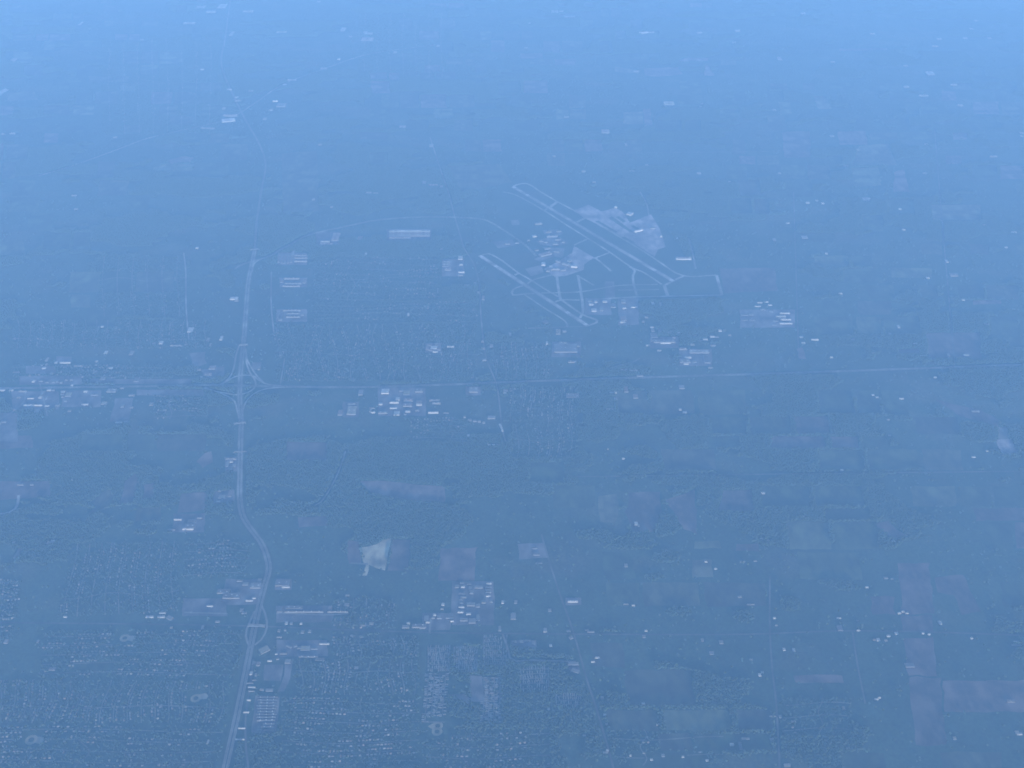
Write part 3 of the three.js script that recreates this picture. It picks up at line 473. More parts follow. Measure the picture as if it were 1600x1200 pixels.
sheet('in rows beside the upper freeway', 'striped apartment courts', [...[436, 441, 446, 451, 456].map((u, i) => [u, 405 + (i % 2), 2.6, 12, 'r', 0.1]), [444, 412, 4, 2, 'p'], [470, 400, 20, 1.6, 'r'], [470, 404, 20, 1.6, 'r'], [470, 409, 20, 1.6, 'r'], [458, 396, 4, 6, 'p'], [456, 436, 24, 1.6, 'r'], [440, 440, 6, 4, 'r'], [458, 444, 26, 1.6, 'p'], [476, 440, 5, 6, 'r'], [455, 448, 28, 1.6, 'r'], [436, 492, 2, 12, 'p'], [441, 494, 2, 10, 'g'], [456, 486, 28, 1.6, 'g'], [458, 491, 20, 1.6, 'p'], [458, 496, 22, 1.6, 'g'], [473, 492, 4, 3, 'p'], [438, 500, 6, 3, 'p']], 'apartment_block', 8);
sheet('west of the freeway curve', 'works west of the freeway', [[361, 718, 16, 2, 'p'], [356, 725, 5, 10, 'p'], [362, 722, 5, 3], [366, 728, 5, 4, 'p'], [361, 732, 9, 4, 'g'], [278, 812.5, 12, 1.8], [295, 820, 10, 2, 'p'], [300, 815, 12, 4, 'g'], [297, 823, 14, 5, 'g'], [294, 827.6, 17, 2], [268, 828.4, 12, 1.4, 'p'], [312, 810, 8, 2, 'p'], [347, 777, 10, 5, 'p'], [341, 785, 6, 2], [360, 772, 6, 10, 'r'], [343, 768, 4, 3, 'p'], [32, 758, 10, 2, 'p'], [50, 758, 5, 2, 'p'], [79, 849, 10, 4, 'p'], [83, 845.5, 6, 2], [22, 848, 5, 3, 'p'], [28, 865, 5, 16, 'g'], [112, 750.6, 4, 2]], 'works_building', 8);
sheet('beside the freeway bend', 'stores by the freeway bend', [[389.5, 939, 11, 2], [397, 935, 5, 2.4], [381.5, 958.4, 8, 3, 'p'], [378, 954, 6, 4, 'p'], [447, 918, 12, 2], [442, 912, 22, 9, 'g'], [400, 916, 16, 8, 'p'], [384, 913, 9, 4, 'p'], [375, 908, 9, 3, 'p'], [406, 907, 6, 4, 'p'], [328, 947.6, 10, 2], [234, 964.5, 12, 3], [254, 958.5, 10, 2.6], [252, 964.5, 11, 3], [265.5, 966, 10, 5, 'p', -0.5], [340, 972, 7, 3, 'p'], [268, 981, 4, 3, 'p'], [317, 981, 4, 5, 'p'], [102, 964.5, 5, 2], [362, 932, 26, 8, 'g'], [350, 925, 20, 6, 'g'], [10, 1003, 6, 6, 'p'], [60, 1003, 4, 4, 'p'], [82, 1046, 10, 4, 'g'], [252, 1104, 5, 4, 'p'], [325.3, 1160, 3, 6, 'w']], 'store', 7);
sheet('in the shopping strip east of the freeway', 'stores of the shopping strip', [[475, 957, 60, 1.5, 'r'], [528, 957, 32, 1.5, 'r'], [516, 951, 6, 6, 'r'], [460, 950.5, 26, 4, 'g'], [438, 953, 8, 8, 'g'], [542, 945.5, 8, 4, 'p'], [447.5, 974.5, 4, 4], [455.5, 974.5, 4, 3.4, 'p'], [470.5, 975, 3.5, 3], [436, 986, 4, 4, 'p'], [446, 985, 4, 3, 'p'], [473, 988, 5, 4, 'p'], [484, 987, 4, 4, 'p'], [436.5, 996, 8, 2, 'p'], [580.5, 975, 7, 3.4, 'y'], [570, 978, 14, 1.4, 'p'], [551, 994.5, 7, 3, 'p', -0.5], [564, 995.5, 6, 3, 'p'], [413, 1016, 15, 9, 'y', 0.62], [477.5, 1013.6, 14, 6.5, 'y'], [468, 1013, 6, 3, 'p'], [491, 1014.5, 10, 2, 'p'], [507, 1006.6, 15, 2], [452, 1011, 9, 2.6, 'p', -0.5], [462, 1010, 5, 3, 'p', 0.5], [432, 1022.6, 4, 2], [443, 1022, 11, 2, 'r'], [421.5, 1033.3, 7, 1.8], [434, 1030, 4, 3, 'p'], [557, 1044, 6, 4, 'p'], [421, 1079, 11, 3.6, 'p'], [409, 1078, 6, 3, 'p'], [450, 1034, 9, 6, 'p'], [500, 1031, 14, 4, 'g'], [482, 1027, 30, 2, 'g'], [543, 931, 6, 3, 'p']], 'store', 7);
sheet('along the frontage road', 'motels along the frontage road', [[397, 1036.5, 5, 4, 'p'], [404, 1038, 6, 6, 'r'], [392.5, 1052.5, 4, 5, 'w'], [400, 1055, 3, 4, 'p'], [397, 1063.5, 7, 1.5, 'p'], [393.5, 1074.5, 11, 2], [393, 1080.5, 9, 1.6, 'p'], [389, 1094.5, 6, 1.8], [385, 1113.5, 9, 1.8], [378, 1138.4, 11, 1.8], [375, 1156, 14, 1.9], [391, 1068, 10, 1.4, 'g']], 'motel_block', 7);
sheet('in the self storage yard', 'storage rows', [1090, 1094.5, 1099, 1103.5, 1108, 1112.5, 1117, 1121.5, 1126].map((v, i) => [418 - (v - 1090) * 0.06, v, 32 - (i % 3) * 2, 2, i % 3 === 1 ? 'p' : 'g']).concat([[420, 1132, 18, 2, 'r'], [418, 1136.5, 20, 2, 'r'], [420, 1141.5, 16, 3, 'r'], [406, 1138, 8, 6, 'g']]), 'storage_row', 4);
sheet('in the industrial estate north of the parks', 'industrial estate', [[722, 912, 6, 2.4, 'p'], [714, 917, 6, 4, 'p'], [723.5, 917.6, 6, 3], [733, 913, 6, 3, 'g'], [735, 920, 5, 5, 'p'], [748, 918, 13, 3.6, 'p'], [764, 912.5, 8, 2, 'w'], [763, 918, 9, 2, 'p'], [763, 922, 9, 2, 'p'], [763, 926, 9, 2, 'p'], [763, 932, 7, 2, 'w'], [722, 928, 10, 3, 'g'], [737, 926, 6, 5, 'p'], [724, 934, 9, 2.6, 'p'], [720, 938, 6, 2, 'p'], [721, 943, 5, 3, 'p'], [736, 945, 13, 5, 'p'], [721, 949.2, 9, 2, 'w'], [747, 947, 6, 5, 'p'], [719.5, 957, 9, 2.6, 'w'], [732, 960, 7, 3, 'w'], [725, 969, 12, 4, 'p'], [738, 971, 11, 7, 'p'], [747, 966, 5, 9, 'p'], [706.5, 971, 6, 2.4, 'w'], [692, 945, 4.5, 3.4, 'w'], [691, 952, 5, 2, 'g'], [679, 961.5, 5, 3], [686.5, 965, 7, 5, 'p'], [677, 966, 5, 3, 'p'], [666.5, 967, 7, 8, 'p'], [668, 973, 6, 2, 'w'], [638, 974.5, 5, 3], [634, 980, 11, 4, 'p'], [655, 979, 22, 5, 'g'], [660, 982, 9, 2, 'p'], [785.5, 941.5, 4, 4], [802, 964, 8, 9, 'p'], [781, 983, 4, 7, 'p'], [768, 940, 4, 4, 'p'], [756, 941, 7, 4, 'g'], [703, 963, 12, 8, 'g']], 'factory', 8);
sheet('beside the slanting road', 'buildings of the slanting road', [[895, 940.5, 16, 2.8], [989.5, 946.4, 5, 2.4], [978, 944.5, 8, 2, 'p'], [852, 985, 5, 6, 'p'], [852, 987.5, 6, 2], [888.5, 986.5, 6, 3, 'p'], [923, 987.8, 11, 2.2, 'p'], [917, 985, 6, 2, 'g'], [896, 1037.5, 16, 4, 'p'], [899, 1048.5, 12, 5, 'p', -0.4], [933.5, 1028, 7, 2.6], [926.5, 1034.5, 6, 2], [860.5, 1009.5, 4, 3.4], [892, 997, 6, 4, 'p', 0.5], [804, 1003, 6, 3, 'p'], [815, 1003, 6, 4, 'p'], [824, 1002, 10, 3, 'p'], [834, 1005, 5, 4, 'p'], [806, 941, 5, 5, 'p'], [838, 866, 10, 4, 'g'], [836, 857, 8, 3, 'g'], [842, 880, 10, 3, 'g']], 'shed', 6);
sheet('beside the far diagonal highway', 'far buildings along the diagonal highway', [[357, 188.5, 20, 4.5, 'w', 0.3], [360, 181, 22, 3, 'r'], [358.5, 140.5, 7, 2], [371, 152.5, 6, 1.8], [350, 169.5, 5, 3, 'p'], [325, 201, 22, 2, 'g', -0.15], [430, 158.5, 8, 1.6], [424, 172, 5, 3, 'p'], [440, 165, 14, 5, 'g'], [456, 126, 14, 3, 'p'], [444.5, 133, 6, 2], [506, 107.5, 10, 2, 'p'], [529.5, 93, 4, 2], [414, 186, 5, 3, 'p'], [330, 19, 14, 3, 'p'], [329, 18, 5, 1.4], [316, 109, 5, 1.6], [392, 143, 8, 1.6, 'p'], [372, 158, 9, 1.6, 'r']], 'far_building', 9);
sheet('on the far northern plain', 'far buildings of the northern plain', [[314, 12, 14, 4, 'p'], [348, 10, 12, 6, 'p'], [362.5, 53, 5, 6], [296, 36.5, 18, 3, 'p'], [388, 18, 16, 3, 'p'], [440, 51, 15, 3, 'y'], [536.5, 46.5, 7, 5], [547.5, 57.5, 5, 2], [571, 50.5, 6, 3], [576, 53, 12, 3, 'p'], [574, 62, 18, 5, 'r'], [684.5, 72, 5, 3], [617.5, 82, 5, 3, 'p'], [629, 199, 10, 4, 'r'], [500, 226.5, 5, 2], [674, 228, 6, 4, 'p'], [663, 286, 6, 5, 'p'], [689.5, 292, 5, 3], [677, 290, 14, 3, 'r'], [498, 3, 5, 2], [22, 94, 8, 4, 'r'], [20, 209, 8, 2, 'p'], [222, 62.5, 5, 2], [127, 37, 4, 5, 'p'], [180, 215, 6, 2, 'p'], [5, 209.6, 5, 2], [119, 327, 6, 2], [116, 306, 8, 1.6, 'p'], [576, 302, 9, 2, 'p'], [587, 302.5, 8, 1.6], [518.5, 324, 4, 2], [490, 312, 4, 3, 'p'], [867, 19, 11, 4], [877, 18.5, 6, 3, 'y'], [890, 27, 16, 3, 'g'], [827.5, 37, 3, 3], [822, 75, 5, 2], [1006, 51.5, 14, 1.8, 'w', 0.25], [1018, 51, 8, 1.4, 'p'], [1152.5, 48.5, 7, 3], [1147, 67, 6, 3, 'p'], [1093, 51.5, 8, 1.6, 'p'], [1097, 162.5, 4, 2], [1095, 167, 4, 2, 'p'], [978, 226.5, 3.4, 4], [866, 244.5, 5, 2.4], [1010.5, 258.5, 5, 2.4], [1092, 271, 6, 3], [1140, 285, 4, 3, 'p'], [912, 268, 6, 2.4, 'p'], [885, 183, 7, 1.6, 'p'], [946, 206, 12, 5, 'r'], [1045, 162, 16, 5, 'y'], [987, 268, 8, 2, 'p'], [928, 285, 5, 2], [994, 112, 8, 2]], 'far_building', 8, 'p');
sheet('at a farmstead on the far eastern plain', 'far eastern farmsteads', [[1363, 53, 7, 2], [1467.5, 61.5, 7, 2.4], [1461, 72.6, 9, 1.8], [1518, 45.5, 5, 2.4], [1508, 60, 6, 2.4], [1546, 60, 5, 3], [1255, 21.5, 7, 2.4], [1218, 92, 6, 5, 'p'], [1415, 103, 6, 2], [1525, 32.6, 5, 2], [1500, 165, 8, 2.4], [1453, 115, 12, 5, 'p'], [1596, 208, 5, 2.4], [1340, 234.4, 4, 3], [1322, 259.4, 7, 2], [1447, 225.6, 5, 2], [1552, 245, 11, 2], [1445, 271, 6, 2], [1416, 136, 8, 3, 'p'], [1443, 150, 14, 2, 'p'], [1301, 97, 6, 2, 'p'], [1210, 172, 5, 2, 'p'], [1300, 213, 6, 3, 'p'], [1218, 271, 4, 2, 'p'], [1596, 213, 4, 2], [1490, 133, 10, 2, 'p']], 'farm_building', 7, 'p');
sheet('at a farmstead on the eastern plain', 'eastern farmsteads', [[1262, 317, 5, 3], [1276, 313.5, 4, 2, 'p'], [1285.5, 318, 4, 2.4], [1353, 312, 10, 5, 'p'], [1357, 310.4, 5, 2], [1406, 327, 4, 2.4], [1412, 359.2, 5, 1.8], [1257, 371, 9, 4, 'p'], [1210, 375, 4, 4, 'p'], [1231, 349, 5, 2], [1291, 396.5, 3.4, 2.4], [1479, 408.5, 3.4, 4], [1449.5, 434.4, 5, 2], [1313, 459, 6, 1.8], [1505, 469, 4, 2], [1404, 511, 3.4, 4], [1332.5, 531, 6, 3, 'p'], [1252, 527, 5, 2.4], [1273, 531.3, 11, 1.8], [1255, 536, 6, 2], [1299, 558.5, 4, 2.4], [1430, 537, 7, 1.8], [1441.5, 556.4, 7, 1.8], [1482, 555, 3.4, 4, 'p'], [1510, 555.2, 8, 3], [1461, 590, 4, 2], [1584, 363.4, 8, 1.8], [1572, 387, 4, 2], [1542, 507, 8, 2, 'p'], [1365, 552, 4, 2, 'p'], [1390, 522, 4, 2, 'p'], [1538, 352, 5, 2, 'p'], [1490, 430, 12, 4, 'g'], [1370.5, 621, 4, 2.4], [1364, 617.5, 4, 2], [1408.5, 623.4, 7, 1.8], [1315.5, 735, 4.5, 2.4], [1256, 807.4, 5, 2.2], [1192, 771, 6, 3], [1396, 846, 5, 2.4], [1416, 837, 4, 2, 'p'], [1521, 714.6, 6, 1.6], [1542.5, 705, 4, 2], [1200, 845, 5, 2, 'p'], [974, 717, 4, 2], [950, 702, 3, 2, 'p'], [994, 818.5, 5, 5], [998, 822, 3, 3, 'p'], [1388, 656, 4, 2, 'p'], [1390, 681, 4, 2, 'p'], [1524, 643, 12, 3, 'p'], [1190, 842, 5, 2, 'p'], [1103, 878, 4, 2], [1118, 889, 4, 2], [978, 884, 5, 5, 'p'], [1160, 878, 8, 2, 'p'], [1180, 877, 5, 1.6, 'p']], 'farm_building', 6);
sheet('at a farmstead among the southern fields', 'southern farmsteads', [[1354.5, 918, 5, 2.4], [1310.5, 966.3, 7, 2.2], [1405, 958.5, 5, 2.4], [1411, 956, 5, 2.4], [1417, 958.5, 5, 2.4], [1468.5, 973.5, 5, 5], [1518, 997.6, 4, 3], [1588, 1003.4, 9, 2.2], [1588, 1008.5, 14, 2, 'p'], [1340, 970.5, 4, 2, 'p'], [1341, 985.6, 5, 2], [1372, 1000, 5, 4], [1366, 1000, 5, 2.4, 'r'], [1388, 994, 5, 3], [1384, 1001, 5, 3, 'p'], [1400.5, 990, 5, 3.4], [1442, 990, 4, 2.4], [1451.5, 991.4, 4, 2.4], [1210, 966, 4, 2.4], [1213, 977.5, 4, 2, 'p'], [1225, 1015, 4, 4], [1240, 1016, 4, 4], [1312, 982, 8, 8, 'g'], [1369, 1093, 6, 2.4], [1374, 1090.6, 4, 2], [1579, 1096, 12, 4, 'r'], [1580, 1096.5, 6, 2], [1589, 1145, 6, 5, 'y'], [1593, 1147.5, 8, 3], [1491.5, 1154, 5, 4, 'y'], [1318, 1107, 4, 5, 'p'], [1207, 1119.6, 10, 2, 'p'], [1219, 1120, 4, 4, 'p'], [1240, 1128, 7, 3, 'p'], [1206, 1156, 6, 4, 'p'], [1009.5, 986, 4, 2.4], [1006, 995, 5, 4, 'p'], [1097.5, 1000.5, 4, 4, 'p'], [1127, 1004, 6, 5, 'p'], [1112, 1021, 7, 5, 'p'], [1187, 1055, 4, 4], [1191, 1051, 4, 3], [945, 1117, 4, 3], [948, 1133, 4, 4, 'p'], [1005, 1100, 5, 3], [1028, 1133, 5, 3], [857.5, 1108.5, 4, 3], [893, 1126, 3, 3, 'p'], [949, 1173, 4, 3], [946, 1176, 8, 3, 'p'], [1018, 1187.4, 4, 3], [1036, 1181, 5, 4, 'p'], [1067, 1183, 4, 3], [1105, 1188.6, 5, 3], [1143.5, 1164, 6, 4], [1157, 1166, 4, 12, 'g'], [1165, 1154.6, 12, 3, 'p'], [985, 1181, 3, 3], [1006, 1177, 4, 3, 'p'], [941, 1091, 5, 4, 'p'], [913, 1149.5, 5, 3, 'p'], [1156, 933, 6, 3, 'p'], [1173, 945, 12, 1.6, 'p'], [859, 954, 5, 4, 'p'], [803, 962, 6, 8, 'p'], [1384, 903.6, 6, 3, 'p'], [1394, 905, 4, 2, 'p'], [1421, 1040, 14, 6, 'g'], [1325, 1170, 5, 3, 'p'], [1230, 1196, 10, 4, 'p'], [1173, 1031, 5, 2, 'p']], 'farm_building', 6);

// ---------------------------------------------------------------- houses
function houseGeo(w, d, h, rise) {
  const e = 0.5, W = w / 2, D = d / 2;
  const wall = new THREE.BoxGeometry(w, h, d).translate(0, h / 2, 0);
  const v = [[-W - e, h, -D - e], [W + e, h, -D - e], [W + e, h, D + e], [-W - e, h, D + e], [-W - e, h + rise, 0], [W + e, h + rise, 0]];
  const f = [[3, 2, 5], [3, 5, 4], [1, 0, 4], [1, 4, 5], [0, 3, 4], [2, 1, 5], [0, 1, 2], [0, 2, 3]], pos = [];
  for (const t of f) for (const k of t) pos.push(...v[k]);
  const roof = new THREE.BufferGeometry(); roof.setAttribute('position', new THREE.Float32BufferAttribute(pos, 3)); roof.computeVertexNormals(); planar(roof);
  return [wall, roof];
}
const ROOFS = [[mat(0.17, 0.165, 0.165, 0.85, null), 'grey'], [mat(0.19, 0.15, 0.13, 0.85, null), 'brown'], [mat(0.20, 0.195, 0.188, 0.8, null), 'light'], [mat(0.10, 0.10, 0.105, 0.85, null), 'dark']];
const HW = mat(0.10, 0.09, 0.08, 0.9, null);
const kinds = [houseGeo(15, 9, 3.2, 2.6), houseGeo(13, 10, 5.4, 3), houseGeo(18, 5, 3, 0.7)];
const protos = new Map();
function house(k, r, x, z, turn, label, group) {
  const key = k + '/' + r; let root;
  if (!protos.has(key)) { root = new THREE.Group(); for (const [i, nm] of [[0, 'wall'], [1, 'roof']]) { const o = shade(new THREE.Mesh(kinds[k][i], i ? ROOFS[r][0] : HW)); o.name = nm; root.add(o); } protos.set(key, root); } else root = protos.get(key).clone();
  root.name = numbered(k === 2 ? 'mobile_home' : 'house'); root.position.set(x, 0, z); root.rotation.y = turn; tag(root, label, k === 2 ? 'mobile home' : 'house', group); scene.add(root);
}
const crowd = [[], []];                                         // house specks past the individuals: [ordinary, mobile]
const quadAt = (q, s, t) => { const p = q[0].clone().lerp(q[1], s), r = q[3].clone().lerp(q[2], s); return p.lerp(r, t); };
const singles = [0, 0]; const STREET = mat(0.18, 0.172, 0.168);
function suburb(pts, rows, spacing, o = {}) {                      // streets run across (s) at steady depth (t), or down when o.down
  const q = gs(pts); homes.push({ p: q, a: Math.min(...q.map((v) => v.x)), b: Math.max(...q.map((v) => v.x)), c: Math.min(...q.map((v) => v.y)), d: Math.max(...q.map((v) => v.y)) });
  const geos = [], down = !!o.down, at = (a, b) => (down ? quadAt(q, b, a) : quadAt(q, a, b));
  const along = at(0, 0.5).distanceTo(at(1, 0.5)), deep = at(0.5, 0).distanceTo(at(0.5, 1)), n = Math.max(1, Math.round(deep / rows)), bend = o.bend ?? 14, ph = rr(0, 6);
  for (let i = 0; i < n; i++) {
    const b = (i + 0.5) / n; let run = [];
    const place = (a) => at(a, b + bend / deep * Math.sin(a * 5 + ph + i * (o.wild ?? 0.2)));
    for (let k = 0, m = Math.ceil(along / 40); k <= m; k++) { const p = place(k / m); if (taken(p.x, p.y) >= 3) { if (run.length > 2) geos.push(ribbonGeo(run, 7.5, LAYER.street)); run = []; } else run.push(p); }
    if (run.length > 2) geos.push(ribbonGeo(run, 7.5, LAYER.street));
    for (let d = spacing / 2; d < along; d += spacing * rr(0.85, 1.2)) for (const s of [-1, 1]) {
      if (rnd() > (o.fill ?? 0.7)) continue;
      if (!o.mobile) { const e = Math.min(d / along, 1 - d / along, b, 1 - b), q0 = place(d / along); if (fbm(q0.x / 170 + 3, q0.y / 170, 3) < 0.40 + 0.22 * Math.max(0, 1 - e / 0.16)) continue; }
      const a = d / along, p = place(a), p2 = place(Math.min(1, a + 0.01)), dir = Math.atan2(p2.y - p.y, p2.x - p.x), off = (o.mobile ? 13 : 19) * s, x = p.x - Math.sin(dir) * off + rr(-2, 2), z = p.y + Math.cos(dir) * off + rr(-2, 2);
      if (taken(x, z) >= 2) continue;
      const k = o.mobile ? 2 : rnd() < 0.6 ? 0 : 1, r = o.mobile ? (rnd() < 0.62 ? 2 : rnd() < 0.5 ? 0 : 1) : rnd() < 0.45 ? 0 : rnd() < 0.5 ? 1 : rnd() < 0.35 ? 2 : 3, turn = -dir + (o.mobile ? Math.PI / 2 : rnd() < 0.2 ? Math.PI / 2 : 0) + rr(-0.06, 0.06);
      if (o.label && singles[o.mobile ? 1 : 0] < 300) { singles[o.mobile ? 1 : 0]++; house(k, r, x, z, turn, `${ROOFS[r][1]}-roofed ${k === 2 ? 'mobile home' : k ? 'two-storey house' : 'low house'} ${o.label}`, 'homes ' + o.label); } else crowd[o.mobile ? 1 : 0].push([x, z, turn, r, k]);
      const c = cellAt(x, z); if (c >= 0) occ[c] = 2;
    }
  }
  for (const t of o.mobile ? [0.02, 0.98] : [rr(0.25, 0.75)]) { const p = [...Array(20)].map((_, i) => at(t + (o.mobile ? 0 : 0.03 * Math.sin(i * 0.5 + ph)), i / 19)); geos.push(ribbonGeo(p, 8, LAYER.street + 0.12)); }
  if (geos.length) { const m = shade(new THREE.Mesh(mergeGeometries(geos), STREET)); m.name = numbered('residential_streets'); scene.add(m); tag(m, o.streets || 'winding residential streets of a leafy suburb', 'street', null, 'structure'); }
  for (let i = 0, m = along * deep / (o.mobile ? 1500 : 420); i < m; i++) { const p = quadAt(q, rnd(), rnd()); leafy.push([p.x, p.y]); }
}
const leafy = [], homes = []; const inSuburb = (x, z) => homes.some((q) => x > q.a && x < q.b && z > q.c && z < q.d && inside(q.p, x, z));
suburb(rect(668, 1009, 703, 1048), 36, 13, { mobile: 1, bend: 2, label: 'in the small park with a hooked street', streets: 'straight lanes of the small park with a hooked street' });
suburb(rect(709, 1011, 746, 1050), 38, 13, { mobile: 1, bend: 5, label: 'in the middle park with a bowed street', streets: 'lanes of the middle park with a bowed street' });
suburb(rect(665, 1052, 700, 1130, -0.06), 38, 14, { mobile: 1, bend: 3, down: 1, label: 'in the long park beside the ball field pair', streets: 'long lanes of the park beside the ball field pair' });
suburb(rect(752, 1058, 785, 1130, -0.02), 34, 12, { mobile: 1, bend: 2, down: 1, streets: 'dense lanes of the largest mobile home park' });
suburb(rect(755, 992, 792, 1042), 40, 14, { mobile: 1, bend: 5, streets: 'lanes of the park south of the industrial estate' });
suburb(rect(812, 1042, 858, 1080), 42, 15, { mobile: 1, bend: 5, streets: 'lanes of the park east of the local road bend' });
suburb(rect(868, 1085, 908, 1104), 36, 15, { mobile: 1, bend: 2, streets: 'lanes of the little park by the slanting road' });
suburb(rect(440, 1090, 655, 1200), 78, 24, { wild: 0.5, streets: 'winding streets of the suburb east of the storage yard' });
suburb(rect(462, 1030, 655, 1086), 78, 24, { wild: 0.6, down: 1, label: 'in the suburb south of the big stores', streets: 'streets of the suburb south of the big stores' });
suburb(rect(520, 994, 655, 1028), 76, 26, { down: 1, label: 'between the big stores and the mobile home parks', streets: 'short streets of houses between store and park' });
suburb(rect(660, 1140, 860, 1210), 90, 30, { fill: 0.5, streets: 'thinly built streets south of the parks' });
suburb([[70, 985], [380, 985], [366, 1060], [60, 1060]], 82, 25, { wild: 0.5, streets: 'curving streets of the western suburb' });
suburb([[0, 1062], [362, 1064], [352, 1130], [-20, 1130]], 84, 26, { wild: 0.4, down: 1, fill: 0.75, streets: 'leafy streets of the southwestern suburb' });
suburb([[-20, 1134], [350, 1134], [338, 1215], [-20, 1215]], 86, 27, { wild: 0.6, fill: 0.72, streets: 'tree-lined streets at the southwestern corner' });
suburb([[110, 850], [280, 845], [280, 955], [90, 965]], 90, 28, { down: 1, fill: 0.7, streets: 'streets of the wooded northwestern suburb' });
suburb([[290, 842], [395, 845], [385, 900], [285, 905]], 80, 25, { fill: 0.7, label: 'in the small estate west of the freeway bend', streets: 'streets west of the freeway bend' });
suburb([[0, 905], [34, 905], [20, 1000], [-20, 1000]], 80, 22, { fill: 0.8, streets: 'streets of the small western estate' });
suburb(rect(520, 935, 620, 985), 85, 26, { down: 1, fill: 0.55, streets: 'streets behind the shopping strip' });
suburb(rect(490, 402, 690, 470), 110, 30, { fill: 0.4, wild: 1.3, bend: 42, streets: 'streets of the large suburb west of the airport' });
suburb(rect(430, 506, 745, 596), 105, 28, { down: 1, fill: 0.42, wild: 1.3, bend: 42, streets: 'long streets of the suburb north of the highway' });
suburb(rect(490, 472, 745, 504), 110, 30, { fill: 0.4, wild: 1.1, bend: 40, streets: 'cross streets of the suburb west of the airport road' });
suburb(rect(765, 535, 860, 594), 95, 26, { down: 1, fill: 0.72, streets: 'streets of the suburb south of the runways' });
suburb(rect(640, 652, 730, 690), 100, 28, { fill: 0.55, wild: 0.5, streets: 'streets of the suburb below the factory estate' });
suburb(rect(792, 604, 900, 660), 95, 26, { down: 1, fill: 0.7, streets: 'parallel streets of the suburb south of the highway' });
suburb(rect(800, 662, 900, 715), 100, 28, { down: 1, fill: 0.55, streets: 'sparser streets at the southern end of the suburb' });
suburb(rect(20, 500, 330, 545), 110, 30, { fill: 0.4, down: 1, streets: 'streets of the northern edge of the town' });
suburb(rect(20, 570, 270, 600), 95, 26, { fill: 0.5, streets: 'streets of the town north of the highway' });
suburb(rect(240, 612, 325, 655), 95, 26, { fill: 0.6, streets: 'streets of the estate southwest of the interchange' });
suburb(rect(150, 400, 290, 495), 150, 40, { fill: 0.35, down: 1, streets: 'scattered streets north of the town' });
suburb(rect(160, 60, 340, 210), 220, 46, { fill: 0.4, down: 1, wild: 0.6, streets: 'far streets in the hazy northwest' });
suburb(rect(560, 20, 700, 120), 220, 50, { fill: 0.35, down: 1, streets: 'far streets on the northern plain' });
suburb(rect(960, 1140, 1130, 1196), 110, 34, { fill: 0.32, streets: 'hamlet lanes among the southern fields' });
suburb(rect(1215, 1090, 1330, 1150), 120, 40, { fill: 0.3, streets: 'hamlet lanes east of the straight grey road' });
{
  const paint = (geo, c) => { const n = geo.attributes.position.count, a = new Float32Array(n * 3); for (let i = 0; i < n; i++) a.set(c, i * 3); geo.setAttribute('color', new THREE.BufferAttribute(a, 3)); return geo; };
  const tones = [[0.17, 0.165, 0.165], [0.19, 0.15, 0.13], [0.20, 0.195, 0.188], [0.10, 0.10, 0.105]], tint = new THREE.Color(), M = new THREE.Matrix4(), Q = new THREE.Quaternion(), UP = new THREE.Vector3(0, 1, 0), ONE = new THREE.Vector3(1, 1, 1);
  const m = new THREE.MeshStandardMaterial({ vertexColors: true, roughness: 0.88 });
  for (const k of [0, 1, 2]) for (let r = 0; r < 4; r++) {
    const list = crowd[k === 2 ? 1 : 0].filter((h) => h[3] === r && h[4] === k); if (!list.length) continue;
    const geo = mergeGeometries([paint(kinds[k][0].clone().toNonIndexed(), [0.10, 0.09, 0.08]), paint(kinds[k][1].clone(), tones[r])]);
    const im = shade(new THREE.InstancedMesh(geo, m, list.length)); im.name = numbered(k === 2 ? 'distant_mobile_homes' : 'distant_houses');
    list.forEach(([x, z, t], i) => im.setMatrixAt(i, M.compose(new THREE.Vector3(x, 0, z), Q.setFromAxisAngle(UP, t), ONE))); list.forEach((h, i) => { const f = rr(0.6, 1.2); im.setColorAt(i, tint.setRGB(f, f * rr(0.95, 1.02), f * rr(0.9, 1.02))); });
    tag(im, `mass of ${ROOFS[r][1]}-roofed ${k === 2 ? 'mobile homes' : k ? 'two-storey houses' : 'low houses'} spread through the hazy suburbs`, k === 2 ? 'mobile homes' : 'houses', null, 'stuff'); scene.add(im);
  }
  console.log('houses', singles, crowd[0].length, crowd[1].length);
}

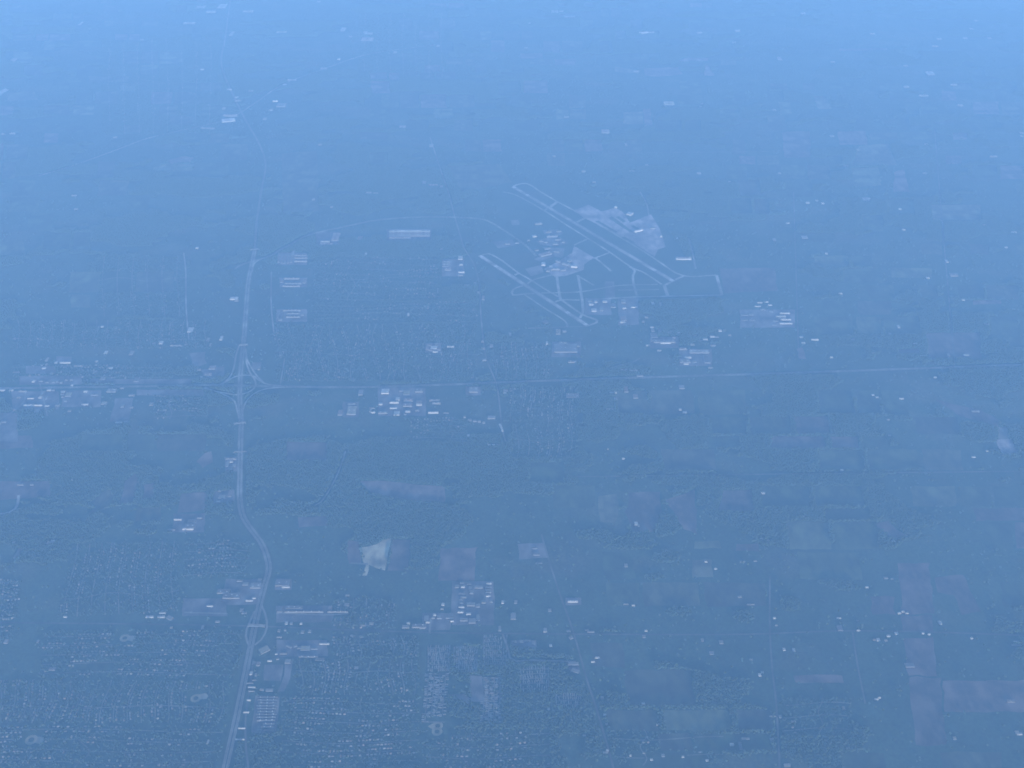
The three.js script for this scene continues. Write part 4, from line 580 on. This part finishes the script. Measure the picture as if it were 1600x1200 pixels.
// ---------------------------------------------------------------- trees: woods, hedgerows and suburban greenery
{
  const crownGeo = (sd) => {
    const c = new THREE.IcosahedronGeometry(1, 1), p = c.attributes.position;
    for (let i = 0; i < p.count; i++) { const x = p.getX(i), y = p.getY(i), z = p.getZ(i), k = 0.72 + 0.55 * hash(Math.round(x * 20) + sd * 31, Math.round(y * 20) * 57 + Math.round(z * 20)); p.setXYZ(i, x * k, y * k * 0.85 + 1.55, z * k); }
    c.computeVertexNormals();
    const t = new THREE.CylinderGeometry(0.05, 0.09, 1.1, 5).toNonIndexed().translate(0, 0.5, 0);
    const paint = (geo, col) => { const n = geo.attributes.position.count, a = new Float32Array(n * 3); for (let i = 0; i < n; i++) a.set(col, i * 3); geo.setAttribute('color', new THREE.BufferAttribute(a, 3)); return geo; };
    return mergeGeometries([paint(c, [1, 1, 1]), paint(t, [1.4, 1.0, 0.9])]);
  };
  const dark = [[700, 720, 340, 60], [1050, 700, 200, 60], [200, 700, 170, 50], [1300, 680, 260, 70], [560, 820, 200, 45], [1280, 830, 260, 50], [1050, 1060, 120, 60], [1300, 1160, 90, 60], [150, 340, 200, 90], [600, 400, 160, 30], [640, 160, 120, 60], [1040, 500, 40, 20]];
  const boost = dark.map(([u, v, a, b]) => { const c = g(u, v), e = g(u + a, v), f = g(u, v + b); return [c.x, c.y, e.x - c.x, f.y - c.y]; });
  const woods = [[], [], []];
  const inView = (x, z) => Math.abs(x) < 3400 + (4400 - z) * 0.40;
  for (let z = -14000; z < 4600; z += 14) for (let x = -10800; x < 10800; x += 14) {
    if (!inView(x, z) || inSuburb(x, z)) continue;
    const px = x + rr(-7, 7), pz = z + rr(-7, 7);
    let wv = fbm(px / 900 + 40, pz / 560 + 12, 4) - 0.02; for (const [cx, cz, a, b] of boost) { const q = ((px - cx) / a) ** 2 + ((pz - cz) / b) ** 2; if (q < 1) { wv += 0.1 * (1 - q) + 0.03; } }
    if (wv < 0.545 && rnd() > 0.022) continue;
    if (taken(px, pz)) continue;
    woods[Math.floor(rnd() * 3)].push([px, pz, rr(4.8, 8.8)]);
  }
  for (const [x, z] of leafy) { if (taken(x, z) < 1) woods[Math.floor(rnd() * 3)].push([x, z, rr(3.5, 6.5)]); }
  console.log('trees', woods.map((w) => w.length));
  const M = new THREE.Matrix4(), Q = new THREE.Quaternion(), UP = new THREE.Vector3(0, 1, 0), col = new THREE.Color();
  const tm = new THREE.MeshStandardMaterial({ vertexColors: true, roughness: 0.95 });
  woods.forEach((list, i) => {
    const im = shade(new THREE.InstancedMesh(crownGeo(i + 1), tm, list.length)); im.name = numbered('woodland');
    list.forEach(([x, z, r], k) => { im.setMatrixAt(k, M.compose(new THREE.Vector3(x, -0.2, z), Q.setFromAxisAngle(UP, rnd() * 6.3), new THREE.Vector3(r, r * rr(0.8, 1.15), r))); const b = rr(0.75, 1.3); im.setColorAt(k, col.setRGB(0.022 * b * rr(0.85, 1.3), 0.040 * b, 0.018 * b)); });
    tag(im, ['dense dark green broadleaf woods and hedges across the plain', 'mid green woods mixed among the fields and suburbs', 'loose green trees scattered between houses and woods'][i], 'woods', null, 'stuff'); scene.add(im);
  });
}
renderer.render(scene, camera);
